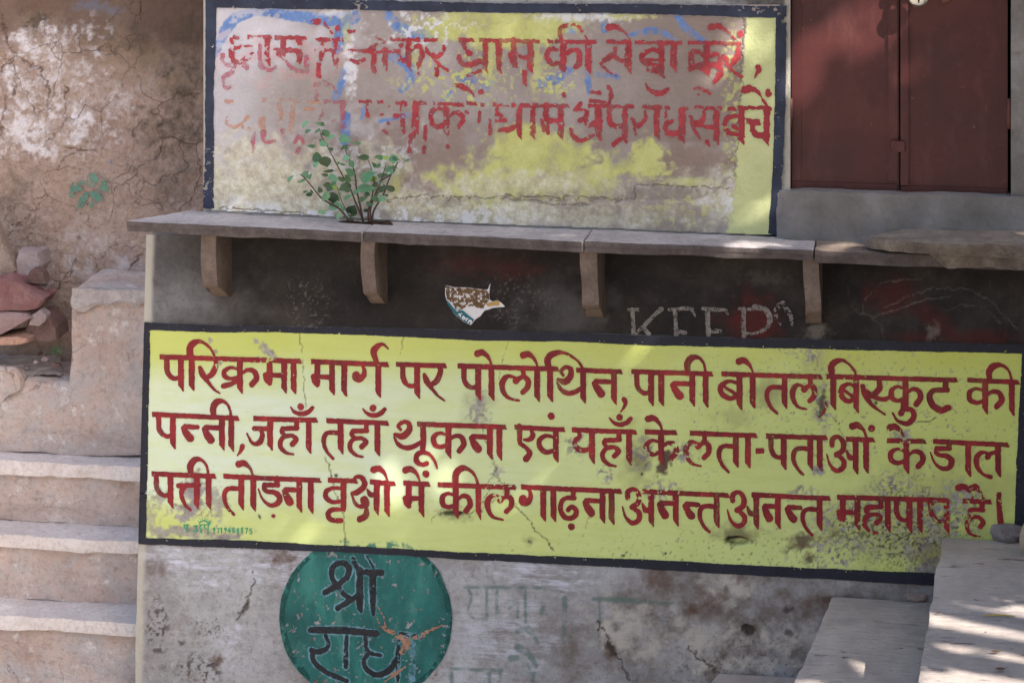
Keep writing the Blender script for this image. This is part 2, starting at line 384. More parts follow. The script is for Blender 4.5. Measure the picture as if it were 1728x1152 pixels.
WORDS = [
 R1.word([(225,265,1310,298)], [('pa',260),('i',448),('ra',527),('kra',695),('ma',1018),('aa',1230)]),
 R2.word([(-250,210,345,233)], [('ma',-252),('aa',-19),('ga',60),('aa',243),('reph',265)]),
 R2.word([(403,232,788,242)], [('pa',435),('ra',612)]),
 R2.word([(875,243,1650,268)], [('pa',903),('aa',1112),('e',1134),('la',1195),('aa',1462),('e',1486),('i',1553,1.4)]) +
 R3.word([(148,275,498,288)], [('tha',-6,.89),('aa',178),('na',264)], [b((515,518,36),(524,545,28),(510,580,16),(490,612,8))]),
 R3.word([(572,287,1195,305)], [('pa',593),('aa',778),('na',865),('ii',1118)]),
 R3.word([(1262,305,2032,328)], [('ba',1232),('aa',1478),('e',1504),('ta',1588,1.05),('la',1790,.84)], [b((2050,548,38),(2060,585,28),(2040,625,16),(2010,655,8))]),
 R4.word([(382,248,1275,272)], [('i',408),('ba',465,.8),('ka',805,.9)],
   [b((742,292,30),(742,345,38),(695,388,38),(655,365,30)), b((628,328,30),(648,390,38),(695,460,20),(780,520,9)), b((690,398,24),(770,418,30),(830,395,20)),
    b((905,440,32),(900,490,30),(890,512,40)), b((905,485,26),(960,490,30),(978,535,34),(935,582,34),(868,565,18),(833,512,8)),
    b((1196,300,40),(1192,350,34)), b((1205,355,32),(1115,358,32),(1085,395,38),(1105,455,42),(1160,492,42),(1212,475,40))]),
 R4.word([(1342,272,1695,287)], [('ka',1334),('ii',1620,1.25)]),
 R7.word([(168,160,833,190)], [('pa',198),('nh',385),('na',548,.9),('ii',752)], [b((860,422,34),(850,450,26),(822,490,8))]),
 R7.word([(945,192,1435,205)], [('ja',890),('ha',1130),('aa',1346),('cb',1315,1,130)]),
 R8.word([(-132,163,342,182)], [('ta',-174,1.0),('ha',28),('aa',236),('cb',233,1,95)]),
 R8.word([(565,188,1250,212)], [('ka',668,.93),('na',958,.95),('aa',1172)],
   [b((625,425,28),(660,440,22),(696,485,16),(718,546,9)), b((608,230,40),(610,330,40),(606,418,34)), b((608,418,30),(562,442,36),(558,490,36),(598,515,30),(638,508,34))]) +
 R8.word([], [('tha',378,1,190)], head_line=(378,190,640,190)),
 R8.word([(1312,212,1698,232)], [('va',1480,.88),('nu',1591,1,145)],
   [b((1348,222,38),(1350,300,36),(1354,350,32),(1400,388,28),(1428,430,36),(1400,472,46)), b((1436,255,20),(1452,290,36),(1428,322,34),(1382,325,16))]),
 R9.word([(115,187,610,205)], [('ya',108,1.0),('ha',330),('aa',530),('cb',487,1,120)]),
 R9.word([(675,203,918,210)], [('ka',665,.92),('e',806)]),
 R9.word([(1020,212,1535,232),(1605,235,2076,248)], [('la',972,.87),('ta',1222),('aa',1442),('pa',1624,.9),('ta',1793),('aa',1993)], [('g', [(1524,346),(1586,346),(1588,385),(1526,386)])]) +
 R10.word([(515,188,710,195)], [('a',380),('aa',632),('e',655),('nu',688,1,130)]),
 R10.word([(795,198,1060,205)], [('ka',798),('e',912)]),
 R10.word([(1110,205,1625,228)], [('da',1088),('aa',1328),('la2',1385,1.0)]),
 R11.word([(165,160,655,180)], [('pa',180),('ii',578)], [b((368,268,32),(520,264,36)), b((430,268,30),(396,302,36),(394,350,32),(420,415,22),(462,456,14)), ('g', [(489,180),(531,180),(530,330),(520,448),(490,405)])]),
 R11.word([(715,180,1465,212)], [('ta',700),('aa',920),('e',940),('da',980),('na',1165,.76),('aa',1362)], [b((1097,500,26),(1098,501,26))]),
 R12.word([(108,163,330,170),(430,176,625,190)], [('aa',538),('e',566)],
   [b((218,248,20),(150,240,24),(92,268,34),(96,320,34),(150,350,30),(215,338,28)), ('g', [(204,190),(246,190),(245,400),(236,425),(206,395)]),
    b((212,405,24),(140,408,32),(106,440,36),(130,484,34),(205,492,36)),
    b((300,188,24),(322,158,26),(360,158,30),(388,198,36),(374,240,42),(325,275,40),(290,280,22)), b((290,292,12),(310,350,22),(350,382,30),(398,368,46),(386,335,62)),
    b((402,408,30),(396,452,46),(352,480,46)), b((408,252,12),(435,292,36),(478,285,34)), ('g', [(459,195),(503,195),(500,330),(495,452),(458,405)])]),
 R12.word([(688,185,888,195)], [('ma',684,.86),('e',812),('nu',858,.7,132)]),
 R12.word([(950,198,1550,220)], [('ka',963,.86),('la',1312,.92)], [('g', [(1240,240),(1281,240),(1279,340),(1279,484),(1243,420)]), b((1085,205,42),(1088,135,46),(1130,90,44),(1185,98,26),(1235,148,18),(1256,205,18))]),
 R6.word([(90,170,860,205)], [('ga',66,.98),('aa',236),('aa',314),('na',557,.9),('aa',760)],
   [b((490,225,34),(488,262,32)), b((495,272,34),(430,274,32),(395,310,36),(395,375,36),(430,422,34),(488,420,36),(512,375,36),(480,340,32),(448,362,32)), b((472,492,48),(473,493,48))]),
 R6.word([(1020,205,1685,235)], [('a',860),('na',1130,.84),('nh',1325,.95),('ta',1438)]),
 R13.word([(312,185,915,213)], [('a',120),('na',392,.7),('nh',562,.95),('ta',682)]),
 R14.word([(162,222,1100,248)], [('ma',155),('ha',370),('aa',562),('pa',640,.92),('aa',832),('pa',925,1.1)]),
 R14.word([(1215,252,1455,262)], [('e',1302,1.05),('e',1382,.75)],
   [b((1385,265,40),(1370,345,38)), b((1385,350,34),(1290,345,34),(1270,380,30),(1300,400,24),(1350,408,30),(1385,450,38),(1365,485,42)), b((1340,405,24),(1275,420,32),(1248,470,36),(1262,525,28),(1300,558,18),(1360,570,10)),
    ('g', [(1497,200),(1537,200),(1540,330),(1556,470),(1508,470),(1500,330)])]),
]
# ------------------------------------------------------------------ the worn lettering of the upper notice
KU = 260 / 1728; gu = K1 / KU; KV = 320 / 1728; KW = 290 / 1728
U1, U2, U3 = Page(360, 20, KU, gu, 30), Page(570, 20, KU, gu, 30), Page(760, 20, KU, gu, 32)
U4 = Page(1000, 20, KV, K1 / KV, 30)
U5, U6, U7 = Page(360, 130, KU, gu, 28), Page(590, 130, KU, gu, 28), Page(810, 130, KU, gu, 30)
U8 = Page(1030, 130, KW, K1 / KW, 30)
vs = lambda x, a, c, wd=62: ('g', [(x - wd / 2, a), (x + wd / 2, a), (x + wd / 2, (a + c) / 2), (x + wd / 2 - 4, c), (x - wd / 2, c - wd)])
OLD = [
 (U1.word([(215,268,295,268),(378,262,660,264),(690,270,1045,272)], [], [b((200,310,44),(215,350,40)), b((290,400,40),(215,420,66),(205,480,60),(225,545,56),(300,560,54),(440,480,60)), vs(605,300,610,64),
   b((780,310,60),(785,480,60),(790,520,40)), b((710,440,60),(740,470,70),(785,520,50)), b((700,430,56),(960,432,56)), vs(965,300,620,64), b((440,390,20),(300,385,30))]), 0),
 (U1.word([], [], [b((520,380,48),(520,500,50),(540,620,60),(620,650,50),(700,620,30)), b((820,560,30),(890,640,44),(1000,670,40)), vs(1045,480,730,60), b((100,490,50),(108,560,44),(180,605,44),(240,590,40),(205,680,56),(130,715,56),(108,790,40),(140,850,40),(210,845,50)), b((350,600,70),(370,630,60))], head_line=(0,0,1,0)), 1),
 (U1.word([(1130,296,1455,290)], [], [b((1205,310,56),(1210,480,56),(1205,540,50)), b((1150,430,30),(1340,430,56)), vs(1367,300,640,66), b((1130,118,72),(1210,118,64),(1270,165,24),(1340,260,14)), b((1390,185,68),(1392,186,68)), vs(1182,570,775,60)]), 0),
 (U2.word([(590,290,930,292),(965,295,1125,298)], [], [b((130,440,40),(290,446,40),(440,455,44),(640,445,40)), b((300,450,40),(430,375,50)), vs(405,380,715,62), vs(530,400,688,64), b((150,540,40),(220,570,50),(290,540,40)),b((120,220,30),(180,225,40)),b((440,290,24),(520,345,30)),
   b((720,375,40),(680,400,56),(672,470,56),(710,540,60),(800,540,50)), vs(795,320,670,66), b((790,480,40),(860,400,50),(925,400,56),(945,490,60),(905,590,60)), b((1185,380,30),(1180,440,50),(1110,510,56),(1010,450,50),(990,400,30)), b((1060,500,40),(1130,590,44),(1240,665,22)), vs(1108,600,770,50), vs(905,600,720,30)]), 0),
 (U3.word([(95,295,268,297),(320,296,700,300),(700,305,1005,312)], [], [b((145,340,50),(155,385,40),(160,420,30)), b((215,462,60),(120,475,66),(105,550,56),(180,600,66),(330,560,66)), vs(392,330,690,62), vs(542,320,692,72),
   b((715,320,70),(712,500,74),(725,600,60)), b((670,480,50),(690,550,60),(735,620,40)), b((760,495,34),(820,515,40),(880,500,50)), vs(898,330,705,72), b((200,720,44),(330,665,50)), vs(830,660,850,50)]), 0),
 (U3.word([(1085,310,1165,315),(1165,312,1640,318)], [], [b((1200,430,40),(1110,425,60),(1080,500,56),(1130,580,60),(1230,580,60)), vs(1262,350,706,76), b((1290,480,40),(1370,430,60),(1440,460,66),(1445,570,70),(1410,620,60)), vs(1545,350,714,76),
   b((1240,300,50),(1230,200,56),(1300,155,56),(1400,145,30),(1465,200,26),(1530,312,22))]), 0),
 (U4.word([(120,258,350,258),(382,262,815,266)], [], [b((205,335,24),(190,390,56),(110,440,54)), b((75,470,24),(130,535,20),(212,580,12)), b((200,415,40),(250,440,50),(320,425,50)), vs(326,290,572,62), b((148,145,58),(215,138,50),(290,185,26),(335,250,12)),
   b((640,365,36),(530,350,40),(450,400,54),(480,470,48),(600,500,60)), b((480,440,40),(660,440,20)), vs(630,290,600,50), b((510,520,50),(600,545,50),(655,600,16)), vs(738,285,560,62), b((485,660,14),(530,722,44),(610,748,56),(690,705,34))]), 0),
 (U4.word([(870,262,1360,272)], [], [b((1020,400,40),(920,360,50),(895,440,60),(920,500,60),(1040,480,60)), vs(1040,290,605,66), b((1060,400,50),(1140,390,40),(1170,470,40)), b((1070,480,50),(1150,500,56),(1160,570,60),(1110,640,44)), b((1330,320,40),(1320,410,60),(1250,470,60),(1190,400,44)), b((1220,480,24),(1290,550,30),(1360,595,30)),
   b((1072,145,60),(1150,130,54),(1230,180,26),(1300,255,16)), b((1350,200,64),(1352,201,64)), b((890,520,60),(960,500,50),(1020,540,40))]), 0),
 (U4.word([], [], [b((1505,502,46),(1512,540,34),(1470,615,9))], head_line=(0,0,1,0)), 0),
 (U5.word([(120,250,235,250),(535,240,600,240),(740,235,960,245),(1050,260,1200,265)], [], [b((150,450,34),(150,530,34),(230,565,34),(300,530,40),(380,450,40)), vs(545,450,640,80), b((730,310,40),(770,430,40),(700,540,40)), b((900,290,44),(880,480,70),(880,600,60)), b((1030,360,30),(1150,360,34)), b((330,560,40),(400,590,36))]), 2),
 (U5.word([(1225,250,1480,262)], [], [b((1150,90,54),(1230,70,66),(1330,95,30),(1390,180,14)), b((1150,150,44),(1160,260,44)), b((1460,280,50),(1450,420,70),(1455,560,50)), b((1230,380,30),(1200,480,40)), b((1330,480,50),(1360,500,50)), b((450,640,54),(445,830,40)), b((560,620,60),(570,730,30),(690,720,40)), b((780,600,60),(780,740,40)), b((910,740,40),(960,660,50),(1010,740,40)), b((960,800,40),(940,860,40))]), 1),
 (U6.word([(95,258,255,258),(310,262,378,258),(505,272,650,272),(705,268,860,272)], [], [b((200,330,40),(200,440,40)), vs(595,290,650,60), b((510,440,50),(600,430,60)), b((740,290,70),(735,480,80),(740,660,70)), b((690,640,44),(670,840,44)), b((850,560,46),(830,840,44)), b((340,450,60),(360,425,40)), b((430,340,30),(440,330,30)), b((380,600,40),(430,630,30)), b((430,520,40),(432,522,40))]), 0),
 (U6.word([(940,278,1285,290),(1305,275,1430,280),(1460,290,1520,292)], [], [b((1090,360,40),(960,360,50),(910,440,56),(950,550,60),(1080,540,60)), vs(1085,330,672,64), b((1120,440,40),(1210,400,60),(1270,470,54),(1220,560,40)), b((1310,395,30),(1330,410,24)), b((1455,400,36),(1450,500,40)), b((1570,480,30),(1580,640,36)), b((1100,780,54),(1102,790,50)),b((1190,90,34),(1250,110,70),(1340,150,44),(1400,225,14)), b((1468,165,66),(1470,166,66))]), 0),
 (U7.word([(138,288,330,296),(355,298,1000,302)], [], [b((200,330,40),(180,420,30)), b((200,420,44),(250,440,30)), b((180,495,36),(280,480,50)), b((220,600,50),(330,590,56),(430,540,60)), vs(438,330,705,68), vs(592,310,718,66), b((740,320,60),(740,520,66),(760,630,44)), b((690,490,50),(730,600,50)), b((760,490,60),(890,490,60)), vs(905,330,722,70)]), 0),
 (U7.word([(1205,303,1450,305),(1470,306,1730,308)], [], [b((1130,300,50),(1070,370,56)), b((1100,360,40),(1190,380,40),(1180,450,54),(1110,500,50)), b((1190,500,50),(1230,540,60),(1340,500,80)), b((1010,590,30),(1060,680,50),(1140,710,54),(1280,650,40)), vs(1330,340,735,76), b((1450,350,60),(1450,470,60),(1490,540,60),(1620,560,66)), vs(1625,340,760,66),
   b((1440,110,40),(1470,180,50),(1450,300,40)), b((1250,170,40),(1340,180,40)), b((1500,760,60),(1570,700,50)), b((940,190,50),(945,215,50)), b((1240,270,40),(1400,280,40))]), 0),
 (U8.word([(320,280,525,285)], [], [b((345,350,34),(350,420,36),(270,500,60),(220,430,34)), b((240,520,30),(260,580,30)), vs(468,300,640,64)]), 0),
 (U8.word([(540,290,600,292),(690,298,795,300)], [], [b((560,340,24),(555,400,24)), b((610,440,56),(555,480,50),(570,560,60),(690,570,54)), vs(720,320,690,70)]), 0),
 (U8.word([(845,290,1130,296)], [], [b((930,350,24),(935,430,50),(850,480,70)), b((805,400,36),(830,500,40),(900,620,14)), b((850,470,50),(960,500,40),(1060,510,60)), vs(1065,320,690,62), b((845,118,34),(890,115,36),(945,130,34),(1005,172,20)), b((885,175,26),(887,177,26)), b((970,650,40),(990,690,30))]), 0),
 (U8.word([(1180,298,1260,298),(1282,292,1622,292)], [], [b((1260,395,44),(1180,410,50),(1150,480,46),(1190,560,50),(1280,580,50)), b((1240,500,40),(1290,520,40)), vs(1318,300,695,64), ('g', [(1365,422),(1508,422),(1510,486),(1365,474)]), b((1435,480,60),(1430,540,56),(1480,590,64),(1560,570,60)), vs(1570,320,712,64),
   b((1352,132,84),(1410,118,66),(1480,150,34),(1525,215,22),(1568,290,20)), b((1586,162,70),(1587,163,72))]), 3),
]
# ------------------------------------------------------------------ materials
def plaster_side():
    m = M('brown_plaster', 0.95, 0.15)
    c = m.ramp(m.noise(2.2, 8, 0.62), [(0.3, S(142,122,112)), (0.5, S(168,146,136)), (0.72, S(184,166,158))])
    c = m.mix(m.ramp(m.noise(7, 8, 0.7, off=3), [(0.5, 0.0), (0.72, 0.55)]), c, S(186,160,142))
    c = m.mix(m.ramp(m.noise(42, 6, 0.75, off=8), [(0.48, 0.0), (0.66, 0.55)]), c, S(108,90,80))
    c = m.mix(m.ramp(m.noise(30, 6, 0.75, off=21), [(0.54, 0.0), (0.7, 0.5)]), c, S(206,188,178))
    c = m.mix(m.attr('tan'), c, S(156,135,117))
    c = m.mix(m.attr('top'), c, S(108,88,78))
    c = m.mix(m.math('MULTIPLY', m.attr('mold'), m.ramp(m.noise(26, 6, 0.75, off=1), [(0.36, 0.25), (0.6, 1.0)])), c, S(82,74,66))
    c = m.mix(m.math('MULTIPLY', m.attr('white'), m.ramp(m.noise(9, 8, 0.75, off=5), [(0.42, 0.0), (0.56, 1.0)])), c, S(226,220,226))
    c = m.mix(m.attr('blue'), c, S(110,130,160))
    c = m.mix(m.math('MULTIPLY', m.attr('crack'), 0.85), c, S(92,72,64))
    v = m.voro(3.6, 0.5, 2.5)
    fine = m.math('MULTIPLY', m.ramp(v, [(0.0, 1.0), (0.010, 0.0)]), m.ramp(m.noise(1.7, 3, 0.5, off=12), [(0.44, 0.0), (0.56, 1.0)]))
    c = m.mix(m.math('MULTIPLY', fine, 0.3), c, S(108,86,76))
    bump = m.math('SUBTRACT', m.math('ADD', m.math('MULTIPLY', m.noise(14, 8, 0.7), 0.8), m.math('MULTIPLY', m.noise(70, 4, 0.7), 0.15)), m.math('MULTIPLY', m.math('ADD', fine, m.attr('crack')), 0.3), False)
    return m.done(c, bump, 0.85, 0.035)
def plaster_stair():
    m = M('stair_plaster', 0.95, 0.15)
    c = m.ramp(m.noise(3, 8, 0.65), [(0.3, S(186,162,152)), (0.5, S(206,185,177)), (0.7, S(218,205,200))])
    c = m.mix(m.ramp(m.noise(5, 8, 0.72, off=4), [(0.48, 0.0), (0.62, 0.8)]), c, S(190,184,184))
    c = m.mix(m.ramp(m.noise(9, 9, 0.75, off=9), [(0.56, 0.0), (0.64, 0.9)]), c, S(228,222,222))
    c = m.mix(m.ramp(m.noise(6, 8, 0.7, off=14), [(0.58, 0.0), (0.72, 0.7)]), c, S(150,120,106))
    c = m.mix(m.ramp(m.noise(34, 8, 0.8, off=24), [(0.5, 0.0), (0.66, 0.6)]), c, S(150,126,116))
    c = m.mix(m.ramp(m.noise(4, 8, 0.75, off=27, st=(0.5, 1, 2)), [(0.55, 0.0), (0.7, 0.6)]), c, S(148,134,128))
    v = m.voro(3.0, 0.6, 2.2)
    fine = m.math('MULTIPLY', m.ramp(v, [(0.0, 1.0), (0.012, 0.0)]), m.ramp(m.noise(2, 3, 0.5, off=2), [(0.5, 0.0), (0.6, 1.0)]))
    c = m.mix(m.math('MULTIPLY', fine, 0.7), c, S(100,80,72))
    bump = m.math('ADD', m.math('MULTIPLY', m.noise(12, 9, 0.72), 0.9), m.math('MULTIPLY', m.noise(60, 4, 0.7), 0.2))
    return m.done(c, bump, 0.95, 0.035)
def stone(name, a, b2, c2, scale=6, layered=False, spec=0.2):
    m = M(name, 0.9, spec)
    c = m.ramp(m.noise(scale, 9, 0.68), [(0.32, S(*a)), (0.5, S(*b2)), (0.7, S(*c2))])
    c = m.mix(m.ramp(m.noise(scale * 5, 7, 0.75, off=4), [(0.5, 0.0), (0.75, 0.5)]), c, S(*[int(x * 0.72) for x in a]))
    c = m.mix(m.ramp(m.noise(scale * 2.3, 7, 0.75, off=7), [(0.58, 0.0), (0.74, 0.6)]), c, S(*[min(235, int(x * 1.13)) for x in c2]))
    st = (2, 2, 18) if layered else None
    bump = m.math('ADD', m.math('MULTIPLY', m.noise(scale * 3, 9, 0.72, st=st), 0.8), m.math('MULTIPLY', m.noise(scale * 14, 4, 0.7), 0.2))
    c = m.mix(m.ramp(m.noise(scale * 7, 8, 0.8, off=13), [(0.5, 0.0), (0.64, 0.55)]), c, S(*[int(x * 0.78) for x in b2]))
    return m.done(c, bump, 0.95, 0.025)
def slate():
    m = M('worn_slab_stone', 0.88, 0.25)
    c = m.ramp(m.noise(4, 9, 0.68, st=(1, 0.45, 1)), [(0.3, S(166,153,148)), (0.5, S(192,179,173)), (0.7, S(210,198,192))])
    c = m.mix(m.ramp(m.noise(11, 8, 0.7, off=3), [(0.5, 0.0), (0.74, 0.5)]), c, S(190,178,172))
    c = m.mix(m.ramp(m.noise(3, 6, 0.6, off=6), [(0.52, 0.0), (0.7, 0.5)]), c, S(128,122,132))
    fl = m.ramp(m.noise(4.2, 7, 0.78, 0.6, st=(1.6, 6.0, 1), off=2), [(0.365, 1.0), (0.395, 0.0)])
    c = m.mix(m.math('MULTIPLY', fl, 0.65), c, S(92,82,78))
    c = m.mix(m.ramp(m.noise(36, 7, 0.78, off=15, st=(1, 2.2, 1)), [(0.5, 0.0), (0.68, 0.3)]), c, S(134,124,120))
    sp = m.ramp(m.noise(42, 3, 0.6, off=8), [(0.70, 0.0), (0.73, 0.7)])
    c = m.mix(sp, c, S(92,80,76))
    bump = m.math('SUBTRACT', m.math('ADD', m.math('MULTIPLY', m.noise(9, 9, 0.7, st=(1, 3, 1)), 0.8), m.math('MULTIPLY', m.noise(80, 4, 0.7), 0.15)), m.math('MULTIPLY', fl, 0.5), False)
    return m.done(c, bump, 0.9, 0.025)
def lower_wall_mat():
    m = M('stained_cement_wall', 0.92, 0.2)
    c = m.ramp(m.noise(3.0, 9, 0.66), [(0.3, S(138,135,136)), (0.5, S(164,163,166)), (0.7, S(186,187,193))])
    c = m.mix(m.ramp(m.noise(8, 9, 0.75, off=3), [(0.5, 0.0), (0.68, 0.6)]), c, S(124,112,104))
    c = m.mix(m.ramp(m.noise(40, 7, 0.78, off=6), [(0.5, 0.0), (0.68, 0.6)]), c, S(104,94,88))
    c = m.mix(m.ramp(m.noise(24, 8, 0.78, off=31), [(0.54, 0.0), (0.68, 0.6)]), c, S(192,186,184))
    c = m.mix(m.ramp(m.noise(16, 8, 0.78, off=41, st=(0.35, 1, 2.6)), [(0.52, 0.0), (0.7, 0.3)]), c, S(196,192,196))
    c = m.mix(m.math('MULTIPLY', m.attr('damp'), m.ramp(m.noise(13, 8, 0.75, off=51), [(0.36, 0.35), (0.58, 1.0)])), c, S(98,82,70))
    c = m.mix(m.math('MULTIPLY', m.attr('pale'), m.ramp(m.noise(12, 7, 0.72, off=9), [(0.35, 0.2), (0.55, 1.0)])), c, S(186,178,170))
    c = m.mix(m.math('MULTIPLY', m.attr('white'), m.ramp(m.noise(9, 6, 0.75, st=(1, 1, 6), off=5), [(0.43, 0.0), (0.6, 0.9)])), c, S(206,208,224))
    c = m.mix(m.math('MULTIPLY', m.attr('brown'), m.ramp(m.noise(20, 6, 0.7, off=2), [(0.3, 0.4), (0.6, 1.0)])), c, S(98,74,62))
    c = m.mix(m.attr('green'), c, S(84,112,104))
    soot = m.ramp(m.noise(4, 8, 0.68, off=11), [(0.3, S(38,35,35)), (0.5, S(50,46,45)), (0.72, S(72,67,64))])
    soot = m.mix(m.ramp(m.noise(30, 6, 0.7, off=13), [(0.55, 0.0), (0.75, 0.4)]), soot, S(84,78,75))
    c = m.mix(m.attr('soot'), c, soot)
    c = m.mix(m.attr('maroon'), c, S(88,40,40))
    c = m.mix(m.attr('chalk'), c, S(150,142,136))
    c = m.mix(m.math('MULTIPLY', m.attr('speck'), 0.8), c, S(66,56,50))
    c = m.mix(m.attr('rim'), c, S(188,182,170))
    c = m.mix(m.math('MULTIPLY', m.attr('crack'), 0.7), c, S(84,70,62))
    bump = m.math('SUBTRACT', m.math('ADD', m.math('MULTIPLY', m.noise(9, 9, 0.72), 0.8), m.math('MULTIPLY', m.noise(60, 5, 0.7), 0.22)), m.math('MULTIPLY', m.attr('crack'), 0.6), False)
    return m.done(c, bump, 0.75, 0.025)
def notice_mat():
    m = M('yellow_sign_paint', 0.62, 0.35)
    c = m.ramp(m.noise(1.6, 5, 0.6), [(0.3, S(194,206,124)), (0.55, S(204,215,140)), (0.75, S(212,222,154))])
    c = m.mix(m.ramp(m.noise(5, 6, 0.65, st=(1, 1, 7), off=4), [(0.45, 0.0), (0.7, 0.45)]), c, S(188,198,110))
    c = m.mix(m.math('MULTIPLY', m.attr('pale'), m.ramp(m.noise(4, 6, 0.65, st=(1, 1, 5), off=8), [(0.3, 0.45), (0.62, 1.0)])), c, S(212,224,204))
    c = m.mix(m.attr('deep'), c, S(196,202,92))
    c = m.mix(m.math('MULTIPLY', m.ramp(m.noise(22, 6, 0.7, st=(1, 1, 5), off=6), [(0.6, 0.0), (0.74, 0.45)]), 1.0), c, S(176,182,120))
    c = m.mix(m.ramp(m.noise(45, 4, 0.6, off=1), [(0.72, 0.0), (0.76, 0.7)]), c, S(128,124,84))
    c = m.mix(m.attr('grime'), c, S(134,130,92))
    c = m.mix(m.attr('flake'), c, m.ramp(m.noise(30, 6, 0.7, off=2), [(0.35, S(126,118,110)), (0.65, S(170,165,164))]))
    c = m.mix(m.attr('brown'), c, S(92,72,60))
    c = m.mix(m.attr('dark'), c, S(56,50,44))
    c = m.mix(m.attr('green'), c, S(50,120,104))
    c = m.mix(m.attr('crack'), c, S(98,88,62))
    bump = m.math('SUBTRACT', m.math('ADD', m.math('MULTIPLY', m.noise(12, 8, 0.65), 0.6), m.math('MULTIPLY', m.noise(50, 4, 0.6, st=(1, 1, 3)), 0.2)), m.math('MULTIPLY', m.math('ADD', m.attr('flake'), m.attr('crack')), 0.35), False)
    return m.done(c, bump, 0.28, 0.012)
def old_notice_mat():
    m = M('peeling_sign_paint', 0.8, 0.25)
    c = m.ramp(m.noise(2.4, 8, 0.66), [(0.3, S(142,131,128)), (0.5, S(160,150,148)), (0.7, S(178,171,172))])
    c = m.mix(m.ramp(m.noise(26, 8, 0.78, off=3), [(0.5, 0.0), (0.68, 0.5)]), c, S(146,132,126))
    c = m.mix(m.attr('lav'), c, S(204,202,212))
    c = m.mix(m.attr('brownish'), c, S(140,122,114))
    yel = m.ramp(m.noise(9, 8, 0.7, off=6), [(0.3, S(164,160,128)), (0.48, S(192,194,122)), (0.7, S(208,211,150))])
    c = m.mix(m.attr('blue'), c, m.ramp(m.noise(16, 6, 0.7, off=8), [(0.3, S(80,112,170)), (0.7, S(122,152,204))]))
    c = m.mix(m.attr('yellow'), c, yel)
    c = m.mix(m.attr('cream'), c, m.ramp(m.noise(20, 9, 0.8, off=5), [(0.36, S(160,150,142)), (0.5, S(198,192,168)), (0.62, S(220,220,212))]))
    c = m.mix(m.attr('fresh'), c, m.ramp(m.noise(5, 5, 0.6, off=9), [(0.3, S(188,194,140)), (0.7, S(208,213,162))]))
    c = m.mix(m.attr('white'), c, S(220,222,230))
    c = m.mix(m.math('MULTIPLY', m.attr('grey'), m.ramp(m.noise(14, 8, 0.72, off=13), [(0.35, 0.2), (0.55, 1.0)])), c, S(140,130,122))
    c = m.mix(m.attr('pink'), c, S(206,140,140))
    c = m.mix(m.ramp(m.noise(40, 5, 0.7, off=10), [(0.68, 0.0), (0.74, 0.7)]), c, S(110,100,92))
    c = m.mix(m.math('MULTIPLY', m.attr('crack'), 0.6), c, S(104,94,82))
    bump = m.math('SUBTRACT', m.math('ADD', m.math('ADD', m.math('MULTIPLY', m.noise(10, 9, 0.7), 0.8), m.math('MULTIPLY', m.noise(60, 4, 0.7), 0.2)), m.math('MULTIPLY', m.math('ADD', m.attr('yellow'), m.attr('cream')), 0.15)), m.math('MULTIPLY', m.attr('crack'), 0.6), False)
    return m.done(c, bump, 0.6, 0.02)
def paint(name, a, b2, rough=0.55, sc=14, wearc=None, wl=0.62, st=None, thin=None):
    m = M(name, rough, 0.3)
    c = m.ramp(m.noise(sc, 6, 0.65, st=st), [(0.32, S(*a)), (0.68, S(*b2))])
    if wearc: c = m.mix(m.ramp(m.noise(sc * 2.2, 8, 0.75, off=5), [(wl, 0.0), (wl + 0.06, 0.9)]), c, S(*wearc))
    if thin: m.L(m.ramp(m.noise(thin[2], 8, 0.75, off=17), [(0.40, thin[0]), (0.58, thin[1])]), m.bs.inputs['Alpha'])
    return m.done(c, m.noise(24, 6, 0.7), 0.15, 0.008)
def cement():
    m = M('grey_cement', 0.93, 0.2)
    c = m.ramp(m.noise(4, 8, 0.66), [(0.3, S(104,101,100)), (0.5, S(124,121,121)), (0.7, S(144,141,142))])
    c = m.mix(m.ramp(m.noise(12, 7, 0.7, off=4), [(0.52, 0.0), (0.72, 0.5)]), c, S(104,98,94))
    bump = m.math('ADD', m.noise(8, 9, 0.7), m.math('MULTIPLY', m.noise(50, 4, 0.7), 0.2))
    return m.done(c, bump, 0.5, 0.025)
def door_mat():
    m = M('maroon_door_paint', 0.5, 0.4)
    c = m.ramp(m.noise(2.5, 7, 0.66), [(0.3, S(58,24,27)), (0.5, S(72,29,31)), (0.72, S(86,40,40))])
    c = m.mix(m.ramp(m.noise(9, 7, 0.7, st=(1, 1, 0.35), off=5), [(0.52, 0.0), (0.75, 0.4)]), c, S(112,70,66))
    c = m.mix(m.ramp(m.noise(14, 8, 0.75, st=(1, 1, 0.12), off=9), [(0.56, 0.0), (0.72, 0.5)]), c, S(66,34,35))
    c = m.mix(m.ramp(m.noise(20, 8, 0.8, off=19), [(0.62, 0.0), (0.68, 0.7)]), c, S(128,86,78))
    c = m.mix(m.ramp(m.noise(46, 4, 0.6, off=2), [(0.7, 0.0), (0.75, 0.5)]), c, S(140,104,96))
    return m.done(c, m.math('ADD', m.noise(5, 4, 0.5), m.math('MULTIPLY', m.noise(70, 4, 0.6), 0.08)), 0.25, 0.01)
def simple(name, col, rough=0.7, spec=0.3, metal=0.0, nsc=20, var=0.82):
    m = M(name, rough, spec); m.bs.inputs['Metallic'].default_value = metal
    c = m.ramp(m.noise(nsc, 6, 0.65), [(0.3, S(*[int(v * var) for v in col])), (0.7, S(*col))])
    return m.done(c, m.noise(nsc * 2, 5, 0.65), 0.2, 0.005)
